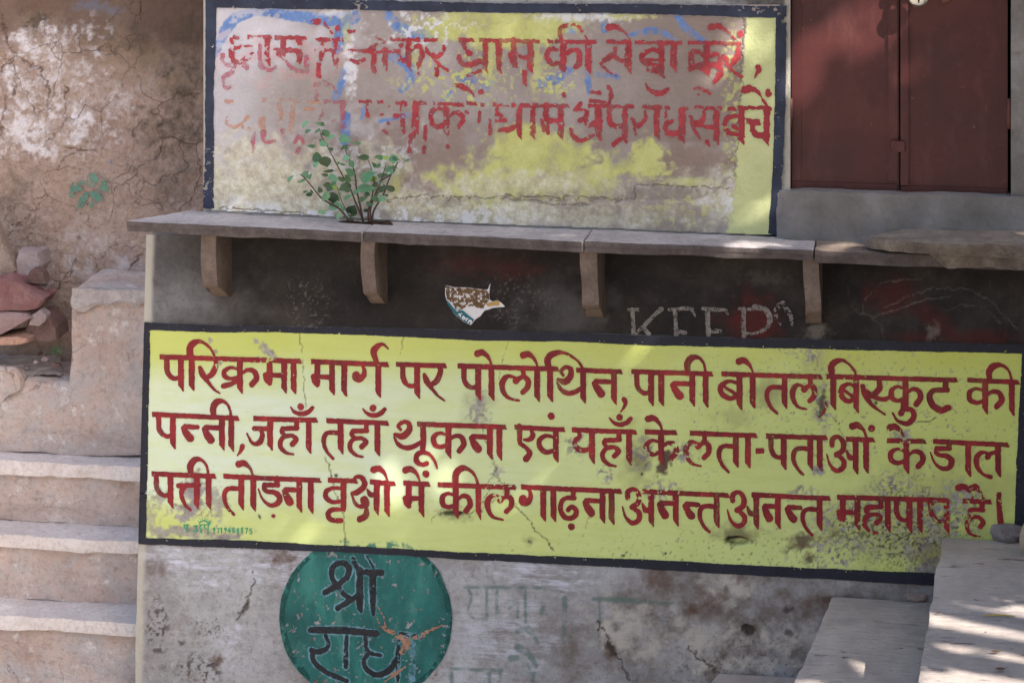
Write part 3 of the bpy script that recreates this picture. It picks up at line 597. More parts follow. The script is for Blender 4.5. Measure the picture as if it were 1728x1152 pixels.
def leaf_mat(name, stops, trans=0.12):
    m = M(name, 0.42, 0.5)
    c = m.ramp(m.attr('tone'), stops)
    c = m.mix(m.ramp(m.noise(60, 4, 0.6), [(0.4, 0.0), (0.7, 0.35)]), c, S(60,92,52))
    m.bs.inputs['Transmission Weight'].default_value = 0.0
    return m.done(c, m.noise(80, 3, 0.6), 0.15, 0.004)
MS, MST, MLW, MN, MON = plaster_side(), plaster_stair(), lower_wall_mat(), notice_mat(), old_notice_mat()
MSL = slate(); MCE = cement(); MDR = door_mat()
MSAND = stone('ledge_stone', (164,156,158), (190,182,184), (206,200,202), 6)
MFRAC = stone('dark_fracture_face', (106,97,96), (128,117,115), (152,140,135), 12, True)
MBRK = stone('bracket_stone', (108,94,86), (126,110,101), (142,126,117), 9)
MNOSE = stone('nosing_stone', (224,209,204), (238,226,222), (243,235,232), 7)
MTHICK = stone('thick_slab_stone', (138,124,114), (160,146,136), (186,174,160), 9, True)
def red_mat():
    m = M('red_lettering', 0.5, 0.3)
    c = m.ramp(m.noise(9, 7, 0.68, st=(1.2, 1, 0.45)), [(0.32, S(106,19,32)), (0.52, S(134,29,39)), (0.72, S(168,50,50))])
    c = m.mix(m.ramp(m.noise(34, 7, 0.75, off=3), [(0.58, 0.0), (0.72, 0.4)]), c, S(190,104,84))
    m.L(m.ramp(m.noise(13, 7, 0.7, st=(1.2, 1, 0.4), off=9), [(0.36, 0.72), (0.5, 1.0)]), m.bs.inputs['Alpha'])
    return m.done(c, m.noise(40, 5, 0.7, st=(1, 1, 0.4)), 0.2, 0.006)
MRED = red_mat()
MOLDR = paint('faded_red_lettering', (150,40,52), (184,72,80), 0.7, 16, (172,140,138), 0.64, thin=(0.55, 0.97, 16))
MPINK = paint('ghost_pink_lettering', (176,80,102), (190,112,126), 0.8, 20, thin=(0.12, 0.75, 14))
MORNG = paint('ghost_orange_lettering', (200,156,128), (202,140,124), 0.8, 22, thin=(0.1, 0.7, 15))
MDKR = paint('dark_red_lettering', (146,40,52), (160,52,62), 0.5, 10)
MNAVY = paint('navy_border', (27,29,41), (38,40,54), 0.6, 12, (84,84,96), 0.76)
MNAVW = paint('worn_navy_border', (34,38,54), (54,62,84), 0.65, 10, (130,128,134), 0.68)
def emblem_mat():
    m = M('green_emblem_paint', 0.5, 0.35)
    c = m.ramp(m.noise(5, 8, 0.68, 0.4, st=(1, 1, 0.4)), [(0.34, S(12,76,76)), (0.5, S(22,99,96)), (0.68, S(54,128,120))])
    c = m.mix(m.ramp(m.noise(7, 8, 0.75, off=4, st=(1.4, 1, 0.7)), [(0.54, 0.0), (0.72, 0.6)]), c, S(104,152,142))
    c = m.mix(m.ramp(m.noise(40, 7, 0.75, off=8), [(0.6, 0.0), (0.68, 0.6)]), c, S(120,128,116))
    return m.done(c, m.noise(22, 7, 0.7), 0.2, 0.008)
MEMB = emblem_mat()
MEMBD = paint('dark_green_rim', (12,70,68), (24,90,86), 0.55, 9, thin=(0.25, 0.9, 10))
MBLK = paint('black_lettering', (22,24,32), (38,42,52), 0.45, 12, thin=(0.72, 1.0, 14))
MHALO = paint('pale_blue_outline', (92,142,156), (124,164,178), 0.6, 14, thin=(0.25, 0.9, 12))
MGRN = paint('green_signature', (30,140,104), (60,160,124), 0.6, 30)
MCHALK = paint('chalk', (122,116,112), (150,144,140), 0.95, 40, thin=(0.5, 0.95, 30))
MSTEN = paint('green_stencil_paint', (80,126,112), (104,146,128), 0.8, 20, thin=(0.45, 0.95, 18))
MIRON = simple('rusty_iron', (112,70,62), 0.6, 0.4)
MSTEEL = simple('padlock_steel', (200,200,196), 0.3, 0.5, 0.9, 30, 0.9)
MDARKIN = simple('unlit_interior', (24,20,20), 0.9, 0.1)
MSOIL = simple('dark_soil', (70,58,50), 1.0, 0.1, nsc=40, var=0.6)
MSTEM = simple('sapling_bark', (92,72,64), 0.8, 0.2)
MLEAF = leaf_mat('sapling_leaf', [(0.0, S(32,52,34)), (0.35, S(54,88,54)), (0.7, S(88,134,98)), (0.9, S(122,168,130)), (1.0, S(140,172,52))])
MTREE = leaf_mat('tree_leaf', [(0.0, S(58,84,40)), (1.0, S(96,124,62))])
MBARK = stone('tree_bark', (84,70,58), (100,84,70), (120,104,88), 8)
MPAPER = paint('sticker_paper', (206,204,212), (224,222,228), 0.7, 20)
MTORN = paint('torn_backing', (84,64,44), (124,100,74), 0.9, 40, (196,188,180), 0.6)
MTEAL = paint('teal_band', (20,92,108), (28,104,118), 0.6, 20)
MOCHRE = paint('ochre_tip', (176,142,84), (190,156,98), 0.7, 20)
MGROUND = M('dusty_ground', 0.95, 0.1)
_c = MGROUND.ramp(MGROUND.noise(1.2, 8, 0.65), [(0.3, S(168,154,140)), (0.7, S(192,178,164))])
MGROUND = MGROUND.done(_c, MGROUND.noise(9, 8, 0.7), 0.5, 0.03)

# ------------------------------------------------------------------ ground
ZB = float(P(700, 1152, 0)[2])
g = 60.0
me = bpy.data.meshes.new('ground'); me.from_pydata([(-g, -g, 0), (g, -g, 0), (g, g, 0), (-g, g, 0)], [], [(0, 1, 2, 3)])
tag(link('ground', me, MGROUND), kind='structure')

# ------------------------------------------------------------------ the house: lower wall, upper wall, door, brackets
house = empty('plastered_house', (0, 0, 0), 'old plastered house wall with painted notices, stone brackets and a maroon double door', 'house')
def lcurve(pts): a = np.array(pts, float); return lambda t: np.interp(t, a[:, 0], a[:, 1])
EDGE_L = lcurve([(380, 247), (545, 243), (918, 233), (1152, 227), (1600, 216)])
# lower wall (photo px grid)
xs = np.concatenate([np.arange(228, 1740, 2.0), np.arange(1740, 2500, 40)]); ys = np.concatenate([np.arange(396, 1170, 2.0), np.arange(1170, 1480, 20)])
X, Y = np.meshgrid(xs, ys)
top_out = lcurve([(236, 543), (360, 549), (600, 553), (700, 555), (960, 562), (1200, 569), (1450, 575), (1728, 582), (1790, 584)])
bot_out = lcurve([(228, 917), (380, 924), (600, 932), (760, 942), (910, 950), (1080, 959), (1240, 969), (1400, 977), (1570, 987), (1790, 999)])
crk = lambda strokes: strokes
def crackf(X, Y, lines, w=1.6, j=5, seed=61):
    Xw = X + (fbm(X, Y, 9, 3, seed) - 0.5) * j * 2; Yw = Y + (fbm(X, Y, 9, 3, seed + 4) - 0.5) * j * 2
    out = np.full(X.shape, 9.0)
    for L in lines:
        for (ax, ay), (bx, by) in zip(L[:-1], L[1:]):
            vx, vy = bx - ax, by - ay; t = np.clip(((Xw - ax) * vx + (Yw - ay) * vy) / (vx * vx + vy * vy), 0, 1)
            out = np.minimum(out, np.hypot(Xw - ax - t * vx, Yw - ay - t * vy))
    return 1 - ss(w * 0.4, w * 1.3, out)
def specks(X, Y, cx, cy, rx, ry, thr=0.66, sc=5, seed=91):
    return ss(thr, thr + 0.07, fbm(X, Y, sc, 3, seed)) * blob(X, Y, cx, cy, rx, ry, 0.6, 0.5, seed + 2)
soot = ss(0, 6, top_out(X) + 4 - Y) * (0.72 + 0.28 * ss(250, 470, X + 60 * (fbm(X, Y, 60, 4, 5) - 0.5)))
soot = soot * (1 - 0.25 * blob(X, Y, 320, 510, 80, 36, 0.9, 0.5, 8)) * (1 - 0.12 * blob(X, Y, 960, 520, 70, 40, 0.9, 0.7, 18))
A = {
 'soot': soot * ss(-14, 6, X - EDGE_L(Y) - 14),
 'damp': np.clip(mx(0.8 * blob(X, Y, 1290, 1060, 260, 90, 0.7, 0.8, 11, 60), 0.75 * blob(X, Y, 1190, 1000, 90, 40, 0.8, 0.8, 12), 0.6 * blob(X, Y, 1520, 1000, 120, 40, 0.8, 0.6, 13), 0.5 * blob(X, Y, 1010, 1100, 120, 60, 0.9, 0.9, 16)), 0, 1) * (Y > bot_out(X) - 3),
 'pale': mx(blob(X, Y, 1180, 1080, 40, 26, 0.7, 0.9, 21, 14), blob(X, Y, 1330, 1075, 55, 20, 0.7, 0.9, 22, 14), blob(X, Y, 1240, 1120, 90, 14, 0.7, 0.9, 23, 14), blob(X, Y, 1225, 985, 34, 30, 0.7, 0.9, 24, 12), blob(X, Y, 1070, 1060, 50, 40, 0.7, 1, 25, 16)),
 'white': mx(blob(X, Y, 320, 945, 90, 22, 0.8, 0.8, 31, 14), blob(X, Y, 470, 950, 60, 26, 0.8, 0.8, 32, 14), blob(X, Y, 905, 965, 80, 26, 0.7, 0.8, 33, 14), 0.7 * blob(X, Y, 840, 1080, 80, 60, 0.8, 0.8, 34, 20), blob(X, Y, 345, 985, 26, 10, 0.6, 0.8, 36), blob(X, Y, 390, 1075, 14, 14, 0.6, 0.8, 37)) * (Y > bot_out(X)),
 'brown': mx(blob(X, Y, 475, 945, 18, 14, 0.8, 0.7, 41), 0.7 * blob(X, Y, 255, 960, 24, 14, 0.9, 0.7, 42), blob(X, Y, 1190, 1018, 24, 22, 0.8, 0.6, 43), 0.8 * blob(X, Y, 1110, 980, 30, 16, 0.9, 0.6, 44), 0.9 * blob(X, Y, 1028, 1098, 8, 16, 0.7, 0.5, 45), blob(X, Y, 365, 1115, 9, 12, 0.8, 0.6, 46), 0.8 * blob(X, Y, 535, 1150, 26, 16, 0.8, 0.6, 47), 0.7 * blob(X, Y, 1400, 1015, 60, 10, 0.9, 0.7, 48)),
 'maroon': mx(0.8 * blob(X, Y, 1272, 545, 46, 36, 0.7, 0.6, 51, 20), 0.55 * blob(X, Y, 1500, 500, 36, 24, 0.8, 0.6, 52), 0.5 * blob(X, Y, 1585, 550, 70, 14, 0.7, 0.5, 53, ang=0.7), 0.55 * blob(X, Y, 1650, 572, 60, 12, 0.7, 0.5, 54), 0.5 * blob(X, Y, 1540, 570, 30, 8, 0.8, 0.5, 55), 0.4 * blob(X, Y, 860, 455, 40, 14, 0.9, 0.6, 56), 0.35 * blob(X, Y, 790, 445, 40, 14, 0.9, 0.6, 57)),
 'chalk': np.clip(mx(crackf(X, Y, [[(1455, 530), (1462, 500), (1485, 480), (1520, 471), (1555, 472)]], 1.1, 3), crackf(X, Y, [[(1450, 528), (1475, 535), (1520, 520), (1560, 506), (1605, 501)]], 1.6, 2), crackf(X, Y, [[(1490, 520), (1530, 500), (1580, 485), (1640, 490), (1680, 515), (1715, 555)]], 1.2, 3), 0.7 * crackf(X, Y, [[(1590, 525), (1620, 515), (1660, 518), (1690, 545)]], 1.0, 3), 0.8 * crackf(X, Y, [[(1470, 535), (1490, 550), (1492, 572)]], 1.6, 2),
     0.45 * crackf(X, Y, [[(1430, 480), (1436, 515), (1450, 530)]], 1.1, 2)) * 0.30 * (0.2 + 0.8 * fbm(X, Y, 7, 3, 77)) + 0.4 * blob(X, Y, 1380, 562, 16, 12, 0.7, 0.7, 71) + 0.3 * specks(X, Y, 520, 520, 40, 40, 0.8, 4, 72) + 0.35 * blob(X, Y, 1575, 560, 10, 12, 0.7, 0.8, 73) + 0.25 * specks(X, Y, 870, 510, 60, 40, 0.78, 4, 74) + 0.1 * blob(X, Y, 1290, 470, 30, 10, 0.8, 0.8, 75), 0, 1),
 'speck': mx(specks(X, Y, 265, 1055, 18, 40, 0.56, 5, 81), specks(X, Y, 330, 1130, 40, 26, 0.6, 6, 82), specks(X, Y, 350, 1060, 24, 16, 0.66, 4, 83), blob(X, Y, 306, 1085, 5, 4, 0.5, 0.7, 84), blob(X, Y, 415, 1025, 4, 10, 0.6, 0.6, 85, ang=0.5), blob(X, Y, 1262, 1063, 11, 8, 0.35, 0.4, 86, ang=0.4), blob(X, Y, 1332, 1068, 6, 6, 0.5, 0.6, 87), blob(X, Y, 1330, 1028, 9, 5, 0.6, 0.6, 88), 0.8 * blob(X, Y, 1228, 995, 5, 7, 0.6, 0.6, 89), 0.6 * specks(X, Y, 1300, 1110, 120, 50, 0.8, 5, 92), 0.6 * specks(X, Y, 1180, 1130, 60, 30, 0.78, 5, 93), blob(X, Y, 1032, 1095, 6, 14, 0.5, 0.6, 94, ang=-0.4), 0.7 * blob(X, Y, 1395, 1010, 14, 5, 0.6, 0.6, 95)),  # dark specks, and the shade inside the wall hole painted in
 'rim': (1 - ss(6, 15, X - EDGE_L(Y) - 3 * fbm(X, Y, 30, 3, 99))) * 0.85,
 'crack': mx(crackf(X, Y, [[(1010, 1050), (1030, 1090), (1050, 1115), (1062, 1152)]], 1.6), crackf(X, Y, [[(1160, 1090), (1180, 1110), (1205, 1130)]], 1.4), crackf(X, Y, [[(425, 965), (428, 990), (415, 1020), (400, 1045)]], 1.3), crackf(X, Y, [[(345, 1152), (352, 1125), (368, 1112)]], 1.1)),
}
def greens():
    q = Page(740, 940, 460 / 1728)
    return q.conv([b((165,190,22),(600,192,26),(720,200,20)), b((190,195,22),(205,260,26),(185,340,20)), b((180,340,14),(230,390,20),(300,390,16)), b((305,200,22),(305,400,24)), b((370,210,22),(368,400,24)), b((550,200,22),(550,440,26)), b((450,320,26),(500,290,20),(500,380,22)), b((500,470,40),(560,450,50),(635,545,22)), b((800,260,40),(795,540,30)), b((660,320,40),(655,350,40)),
      b((80,705,24),(400,715,30)), b((80,715,30),(85,800,30)), b((320,730,30),(325,800,30)), b((390,720,26),(392,800,24)), b((500,570,50),(570,610,50),(620,690,30)), b((460,640,50),(530,650,44),(580,710,20)), b((530,735,30),(640,735,24)), b((600,740,30),(600,800,30)), b((985,262,30),(1150,270,40),(1330,285,30),(1520,290,24)), b((1018,270,20),(1022,400,16),(1015,500,14)), b((1420,400,26),(1435,480,14)), b((1295,430,20),(1300,520,14))])
Fg = field(greens(), X, Y)
A['green'] = ss(-1, 2, Fg) * np.clip(1.25 * fbm(X, Y, 14, 5, 101) - 0.05, 0, 0.75) * ss(1140, 960, X - 200 * (Y < 1050)) 
A['green'] = np.maximum(A['green'] * 0.9, ss(-1, 2, Fg) * (X > 820) * 0.35 * fbm(X, Y, 10, 4, 103))
disp = (fbm(X, Y, 160, 3, 7) - 0.5) * 0.004 - 0.03 * blob(X, Y, 1262, 1063, 10, 7, 0.5, 0.3, 86, ang=0.4)
sign_zone = (Y > top_out(X) + 3) & (Y < bot_out(X) - 3)
disp = np.where(sign_zone, -0.045, np.minimum(disp, 0.0015)) - 0.0015
pos = P(np.maximum(X, EDGE_L(Y)), Y, 0.0)
grid_mesh('lower_wall', xs, ys, 0.0, MLW, house, disp, A, pos)
def wall_core(name, pxl, pxr, pyt, pyb, y0, y1, mat):
    a, c = P(pxl, pyb, 0), P(pxr, pyt, 0)
    return rough_box(name, box8(a[0], c[0], y0, y1, a[2], c[2]), (2, 2, 2), 0.0, mat, house, smooth=False)
ZLT = float(P(700, 394, -0.262)[2]) - 0.06
for _l, _r, _d in ((249, 352, 0.05), (352.5, 2450, 0.62)):
    _a, _c = P(_l, 1700, 0), P(_r, 400, 0)
    rough_box('lower_masonry', box8(_a[0], _c[0], 0.065, max(_d, 0.085), 0.0, ZLT), (2, 2, 2), 0.0, MCE, house, smooth=False)
# corner return of the lower wall (behind its rounded left edge)
vv = []; pp = []
for k, yy in enumerate(np.linspace(400, 1480, 24)):
    a = P(EDGE_L(yy), yy, 0.0); vv += [(a[0], 0.0015, a[2]), (a[0] + 0.012, 0.085, a[2])]
    if k: n = len(vv); pp.append((n - 4, n - 3, n - 1, n - 2))
mesh_poly('corner_return', vv, pp, MCE, house)

# upper wall left of the door
xs2 = np.concatenate([np.arange(343, 1334, 2.0), [1333.5]]); ys2 = np.concatenate([np.arange(-700, -8, 40), np.arange(-8, 400, 2.0)])
X2, Y2 = np.meshgrid(xs2, ys2)
A2 = {k: 0 * X2 for k in ('soot', 'damp', 'pale', 'white', 'brown', 'maroon', 'chalk', 'speck', 'rim', 'crack', 'green')}
A2['rim'] = mx(1 - ss(1, 5, X2 - 343 - 3 * fbm(X2, Y2, 20, 3, 201)), 0.7 * ss(1321, 1327, X2))
A2['soot'] = 0.75 * blob(X2, Y2, 1300, -2, 60, 16, 0.8, 0.6, 203)
A2['white'] = 0.8 * ss(8, -20, Y2)
grid_mesh('upper_wall', xs2, ys2, 0.0, MLW, house, (fbm(X2, Y2, 120, 3, 207) - 0.5) * 0.002 - 0.0035, A2)
wall_core('upper_masonry', 346, 1333, -700, 372, 0.03, 0.62, MCE)
a = P(343, 380, 0); c = P(343, -700, 0)
mesh_poly('upper_return', [(a[0], 0.004, a[2]), (a[0] + 0.003, 0.62, a[2]), (a[0] + 0.003, 0.62, c[2]), (a[0], 0.004, c[2])], [(0, 1, 2, 3)], MCE, house)
# wall right of the door and the cement sill below it
xs3 = np.concatenate([np.arange(1706, 1740, 2.0), np.arange(1740, 2500, 40)]); ys3 = np.concatenate([np.arange(-700, -8, 40), np.arange(-8, 342, 3.0)])
X3, Y3 = np.meshgrid(xs3, ys3)
grid_mesh('upper_wall', xs3, ys3, 0.0, MCE, house, (fbm(X3, Y3, 40, 4, 217) - 0.5) * 0.012)
wall_core('upper_masonry', 1707, 2450, -700, 340, 0.03, 0.62, MCE)
aL, aR = P(1311, 392, 0), P(2450, 430, 0); zt = P(1500, 327, 0)[2]; zb = float(P(1500, 420, 0)[2])
rough_box('door_sill', box8(aL[0], aR[0], -0.03, 0.2, zb, zt + 0.004), (110, 8, 10), 0.010, MCE, house, 4, 4.0, 0.005, fn=lambda p, u, v, t: Vector((p.x, p.y - (1 - t) * 0.022 * (v < 0.5) + (0.03 * (1 - min(1, u * 60)) if v < .5 else 0), p.z)))
xi0, xi1 = P(1330, 0, 0.12)[0], P(1712, 0, 0.12)[0]
rough_box('dark_interior', box8(xi0, xi1, 0.14, 0.5, zt - 0.05, P(1500, -650, 0)[2]), (1, 1, 1), 0, MDARKIN, house, smooth=False)
# door leaves
def leaf(pl, pr, pt, pb, hinge_px, strips):
    Yd = 0.055
    x0, x1 = P(pl, pb, Yd)[0], P(pr, pb, Yd)[0]; z0, z1 = P(pl, pb, Yd)[2], P(pl, pt, Yd)[2]
    lf = rough_box('door_leaf', box8(x0, x1, Yd, Yd + 0.03, z0, z1), (24, 1, 40), 0.0025, MDR, house, 6, 2.5)
    for (a0, a1, b0, b1, th) in strips:
        sx0, sx1 = P(a0, b1, Yd)[0], P(a1, b1, Yd)[0]; sz0, sz1 = P(a0, b1, Yd)[2], P(a0, b0, Yd)[2]
        rough_box('stile' if abs(b1 - b0) > abs(a1 - a0) else 'rail', box8(sx0, sx1, Yd - th, Yd - 0.0005, sz0, sz1), (3, 1, 24), 0.0012, MDR, lf, 3, 3, bevel=0.001)
    for hy in (-300, 166):
        hx = P(hinge_px, hy, Yd)[0]; hz = P(hinge_px, hy, Yd)[2]
        bm = bmesh.new(); tube_bm(bm, [(hx, Yd - 0.014, hz - 0.12), (hx, Yd - 0.014, hz - 0.065), (hx, Yd - 0.014, hz)], [0.009, 0.0105, 0.009], 10); bm_obj('hinge', bm, MIRON, lf)
    return lf
lfL = leaf(1336, 1517, -640, 321.5, 1334, [(1336, 1352, -640, 305, 0.006), (1499, 1514.5, -640, 305, 0.012), (1336, 1514.5, 306, 321, 0.010)])
lfR = leaf(1520, 1700, -640, 328, 1703, [(1519.5, 1533, -640, 312, 0.016), (1686, 1700, -640, 312, 0.006), (1519.5, 1700, 313.5, 327.5, 0.010)])
def flat_box(name, pl, pr, pt, pb, y0, y1, mat, parent, bev=0.002):
    a, c = P(pl, pb, y0), P(pr, pt, y0)
    return rough_box(name, box8(a[0], c[0], y0, y1, a[2], c[2]), (4, 2, 4), 0.001, mat, parent, 5, 8, bevel=bev)
flat_box('latch_plate', 1503, 1527, 238, 257, 0.020, 0.042, MDR, lfL)
flat_box('hasp', 1506, 1562, -22, -8, 0.012, 0.036, MIRON, lfL)
# brackets
def bracket(px0, px1, pyt, pyb):
    yf = -0.235; x0, x1 = P(px0, pyt, yf)[0], P(px1, pyt, yf)[0]; zt_ = P(px0, pyt, yf)[2] + 0.008; zb_ = P(px0, pyb, 0)[2]
    n = 26
    def fn(p, u, v, t):
        front = 1 - v
        k = max(0.0, 1 - t / 0.38)
        y = yf * front * (1 - 0.42 * k ** 2.2) + 0.0 * v
        z = zb_ + (zt_ - zb_) * t - 0.0
        if t < 0.3: z += 0.055 * (front ** 2.2) * (1 - t / 0.3)
        r = Vector((p.x + 0.004 * front * math.sin(t * 5 + px0), y, z))
        return r + Vector((n3(r, 9, 1), n3(r, 9, 2), n3(r, 9, 3))) * 0.0035
    return rough_box('bracket', box8(x0, x1, yf, 0.01, zb_, zt_), (8, 14, 22), 0.0, MBRK, house, px0, 9, bevel=0.003, fn=fn)
bracket(340, 366, 400, 497); bracket(610, 634, 408, 509); bracket(980, 1009, 424, 532); bracket(1357, 1384, 438, 543)
# KEEP graffito and other chalk on the sooty band
kp = Page(1020, 500, 340 / 1728)
decal('graffito', kp.conv([b((200,115,26),(290,115,30)), b((240,115,34),(246,220,34),(250,322,38)), b((485,110,40),(420,170,34),(340,250,34),(275,315,26)), b((330,262,30),(380,320,38)),
   b((555,112,24),(680,104,34),(752,105,26)), b((745,105,30),(778,165,20)), b((605,115,36),(612,230,34),(616,330,38)), b((625,305,30),(690,312,40)),
   b((850,105,34),(940,112,34),(1040,115,24)), b((1040,115,20),(1058,150,20)), b((885,115,44),(888,230,40),(890,330,38)), b((905,300,34),(990,297,36)),
   b((1155,105,24),(1290,110,24)), b((1197,105,34),(1192,230,40),(1195,340,40)), b((1290,90,50),(1380,115,46),(1420,190,46),(1390,270,34),(1300,315,24),(1215,320,20))]),
   -0.002, MCHALK, house, 0.6, 0.7, wear=(lambda X, Y: 0.2 + 0 * X, 2.6, 20))
decal('graffito', kp.conv([b((1470,180,40),(1480,90,44),(1530,60,40)), b((1530,70,40),(1600,170,36),(1605,250,24)), b((1500,230,30),(1520,250,20))]), -0.002, MCHALK, house, 0.7, 1.6, wear=(lambda X, Y: 0.5 + 0 * X, 4, 30))

# ------------------------------------------------------------------ lower notice
notice = empty('painted_notice', tuple(P(980, 760, 0)), 'bright yellow wall notice with three bold rows of dark red writing in a navy border', 'sign')
top_in = lcurve([(236, 558), (253, 557), (360, 561), (460, 560), (600, 565), (700, 569), (820, 575), (950, 576), (1080, 582), (1200, 585), (1330, 588), (1480, 591), (1728, 597), (1800, 599)])
bot_in = lcurve([(236, 906), (247, 907), (400, 911), (530, 918), (640, 923), (760, 930), (910, 937), (1080, 943), (1240, 952), (1400, 959), (1580, 967), (1800, 979)])
left_in = lcurve([(545, 254), (700, 251), (918, 246)]); left_out = lcurve([(540, 243.5), (918, 234)])
right_in = lcurve([(580, 1725), (790, 1715), (900, 1711), (1000, 1708)]); right_out = lcurve([(580, 1742), (1000, 1726)])
xs = np.arange(244, 1730, 1.7); ys = np.arange(553, 982, 1.7)
X, Y = np.meshgrid(xs, ys)
inside = (Y > top_in(X) - 6) & (Y < bot_in(X) + 6) & (X > left_in(Y) - 4) & (X < right_in(Y) + 6)
N = lambda sc, o=4, s=1: fbm(X, Y, sc, o, s)
flk = mx(blob(X, Y, 355, 573, 3.5, 4.5, 0.5, 0.6, 301), blob(X, Y, 363, 593, 4, 3, 0.6, 0.7, 302), blob(X, Y, 433, 575, 5, 5, 0.5, 0.6, 303), blob(X, Y, 452, 592, 17, 6, 0.4, 0.6, 304, ang=0.75), blob(X, Y, 440, 606, 6, 4, 0.5, 0.7, 305), 0.8 * blob(X, Y, 371, 612, 4, 3, 0.6, 0.6, 306),
   blob(X, Y, 318, 862, 24, 13, 0.4, 0.9, 307, 9), blob(X, Y, 325, 825, 13, 26, 0.5, 1.0, 308, 8), 0.8 * blob(X, Y, 270, 845, 10, 14, 0.6, 1.0, 309, 6), 0.9 * blob(X, Y, 310, 898, 70, 9, 0.5, 0.7, 310, 10), blob(X, Y, 385, 906, 24, 6, 0.5, 0.6, 311), 0.8 * blob(X, Y, 365, 850, 12, 22, 0.6, 1.1, 312, 6), 0.7 * blob(X, Y, 255, 880, 8, 30, 0.7, 1.0, 313, 6),
   blob(X, Y, 838, 795, 8, 9, 0.7, 0.9, 314, 4), blob(X, Y, 810, 684, 7, 16, 0.7, 1.0, 315, 4), 0.9 * specks(X, Y, 805, 690, 20, 24, 0.55, 5, 316), specks(X, Y, 975, 752, 22, 18, 0.45, 6, 317), specks(X, Y, 1155, 762, 20, 16, 0.45, 6, 318), specks(X, Y, 1082, 768, 16, 26, 0.46, 6, 319),
   specks(X, Y, 1525, 735, 14, 12, 0.36, 5, 320), blob(X, Y, 1384, 795, 11, 7, 0.5, 0.8, 321), specks(X, Y, 1388, 690, 12, 30, 0.45, 5, 322), specks(X, Y, 1370, 600, 14, 16, 0.58, 4, 323), specks(X, Y, 1360, 835, 26, 14, 0.55, 5, 324), 0.9 * specks(X, Y, 1470, 880, 90, 44, 0.6, 5, 325), 0.9 * specks(X, Y, 1600, 865, 50, 46, 0.55, 6, 326), specks(X, Y, 1420, 930, 60, 30, 0.6, 5, 327), 0.8 * specks(X, Y, 1560, 925, 30, 46, 0.45, 7, 328), specks(X, Y, 1500, 820, 30, 20, 0.6, 5, 329), specks(X, Y, 1625, 840, 30, 26, 0.5, 6, 330), blob(X, Y, 1568, 960, 22, 18, 0.6, 0.9, 331, 7), 0.7 * specks(X, Y, 1330, 590, 20, 10, 0.6, 4, 332),
   specks(X, Y, 1020, 800, 14, 12, 0.55, 4, 333), specks(X, Y, 1120, 830, 30, 16, 0.55, 5, 334), 0.8 * specks(X, Y, 1450, 690, 330, 130, 0.86, 4, 335))
brn = mx(blob(X, Y, 1121, 783, 9, 20, 0.35, 0.5, 341, ang=0.35), 0.9 * blob(X, Y, 1354, 914, 28, 12, 0.6, 0.6, 342, ang=-0.25), 0.75 * blob(X, Y, 1243, 898, 30, 15, 0.8, 0.5, 343), 0.9 * blob(X, Y, 1366, 943, 9, 9, 0.7, 0.5, 344), 0.5 * blob(X, Y, 1082, 776, 13, 18, 0.8, 0.8, 345), 0.45 * blob(X, Y, 1565, 930, 24, 34, 0.9, 0.8, 346), 0.5 * blob(X, Y, 1410, 898, 8, 8, 0.8, 0.6, 347), 0.5 * blob(X, Y, 768, 868, 26, 10, 0.9, 0.6, 348), 0.4 * blob(X, Y, 894, 912, 8, 7, 0.8, 0.6, 349))
drk = mx(blob(X, Y, 1242, 911, 19, 7, 0.3, 0.25, 351), 0.9 * blob(X, Y, 765, 866, 17, 3.2, 0.4, 0.3, 352), blob(X, Y, 438, 872 - 1, 1.6, 4, 0.5, 0.4, 353, ang=-0.5), 0.9 * blob(X, Y, 808, 640, 4, 4, 0.6, 0.8, 354), 0.8 * blob(X, Y, 893, 913, 4, 2.4, 0.5, 0.5, 355, ang=0.5), blob(X, Y, 1051, 937, 3.5, 2, 0.5, 0.6, 356), blob(X, Y, 1123, 933, 2, 2, 0.5, 0.5, 357), 0.85 * blob(X, Y, 1387, 675, 5, 24, 0.6, 0.9, 358, 5, ang=0.15), 0.9 * blob(X, Y, 1478, 680, 3, 4, 0.5, 0.5, 359), blob(X, Y, 566, 802, 3, 3, 0.5, 0.6, 360), blob(X, Y, 1083, 800, 2, 3, 0.5, 0.5, 361), 0.6 * specks(X, Y, 1300, 935, 330, 34, 0.82, 4, 362), 0.8 * specks(X, Y, 1510, 885, 110, 70, 0.62, 3.5, 363))  # stains and mould, plus shade painted into the two hollows
drk = drk * (1 - blob(X, Y, 1246, 914, 12, 3.5, 0.5, 0.3, 364))
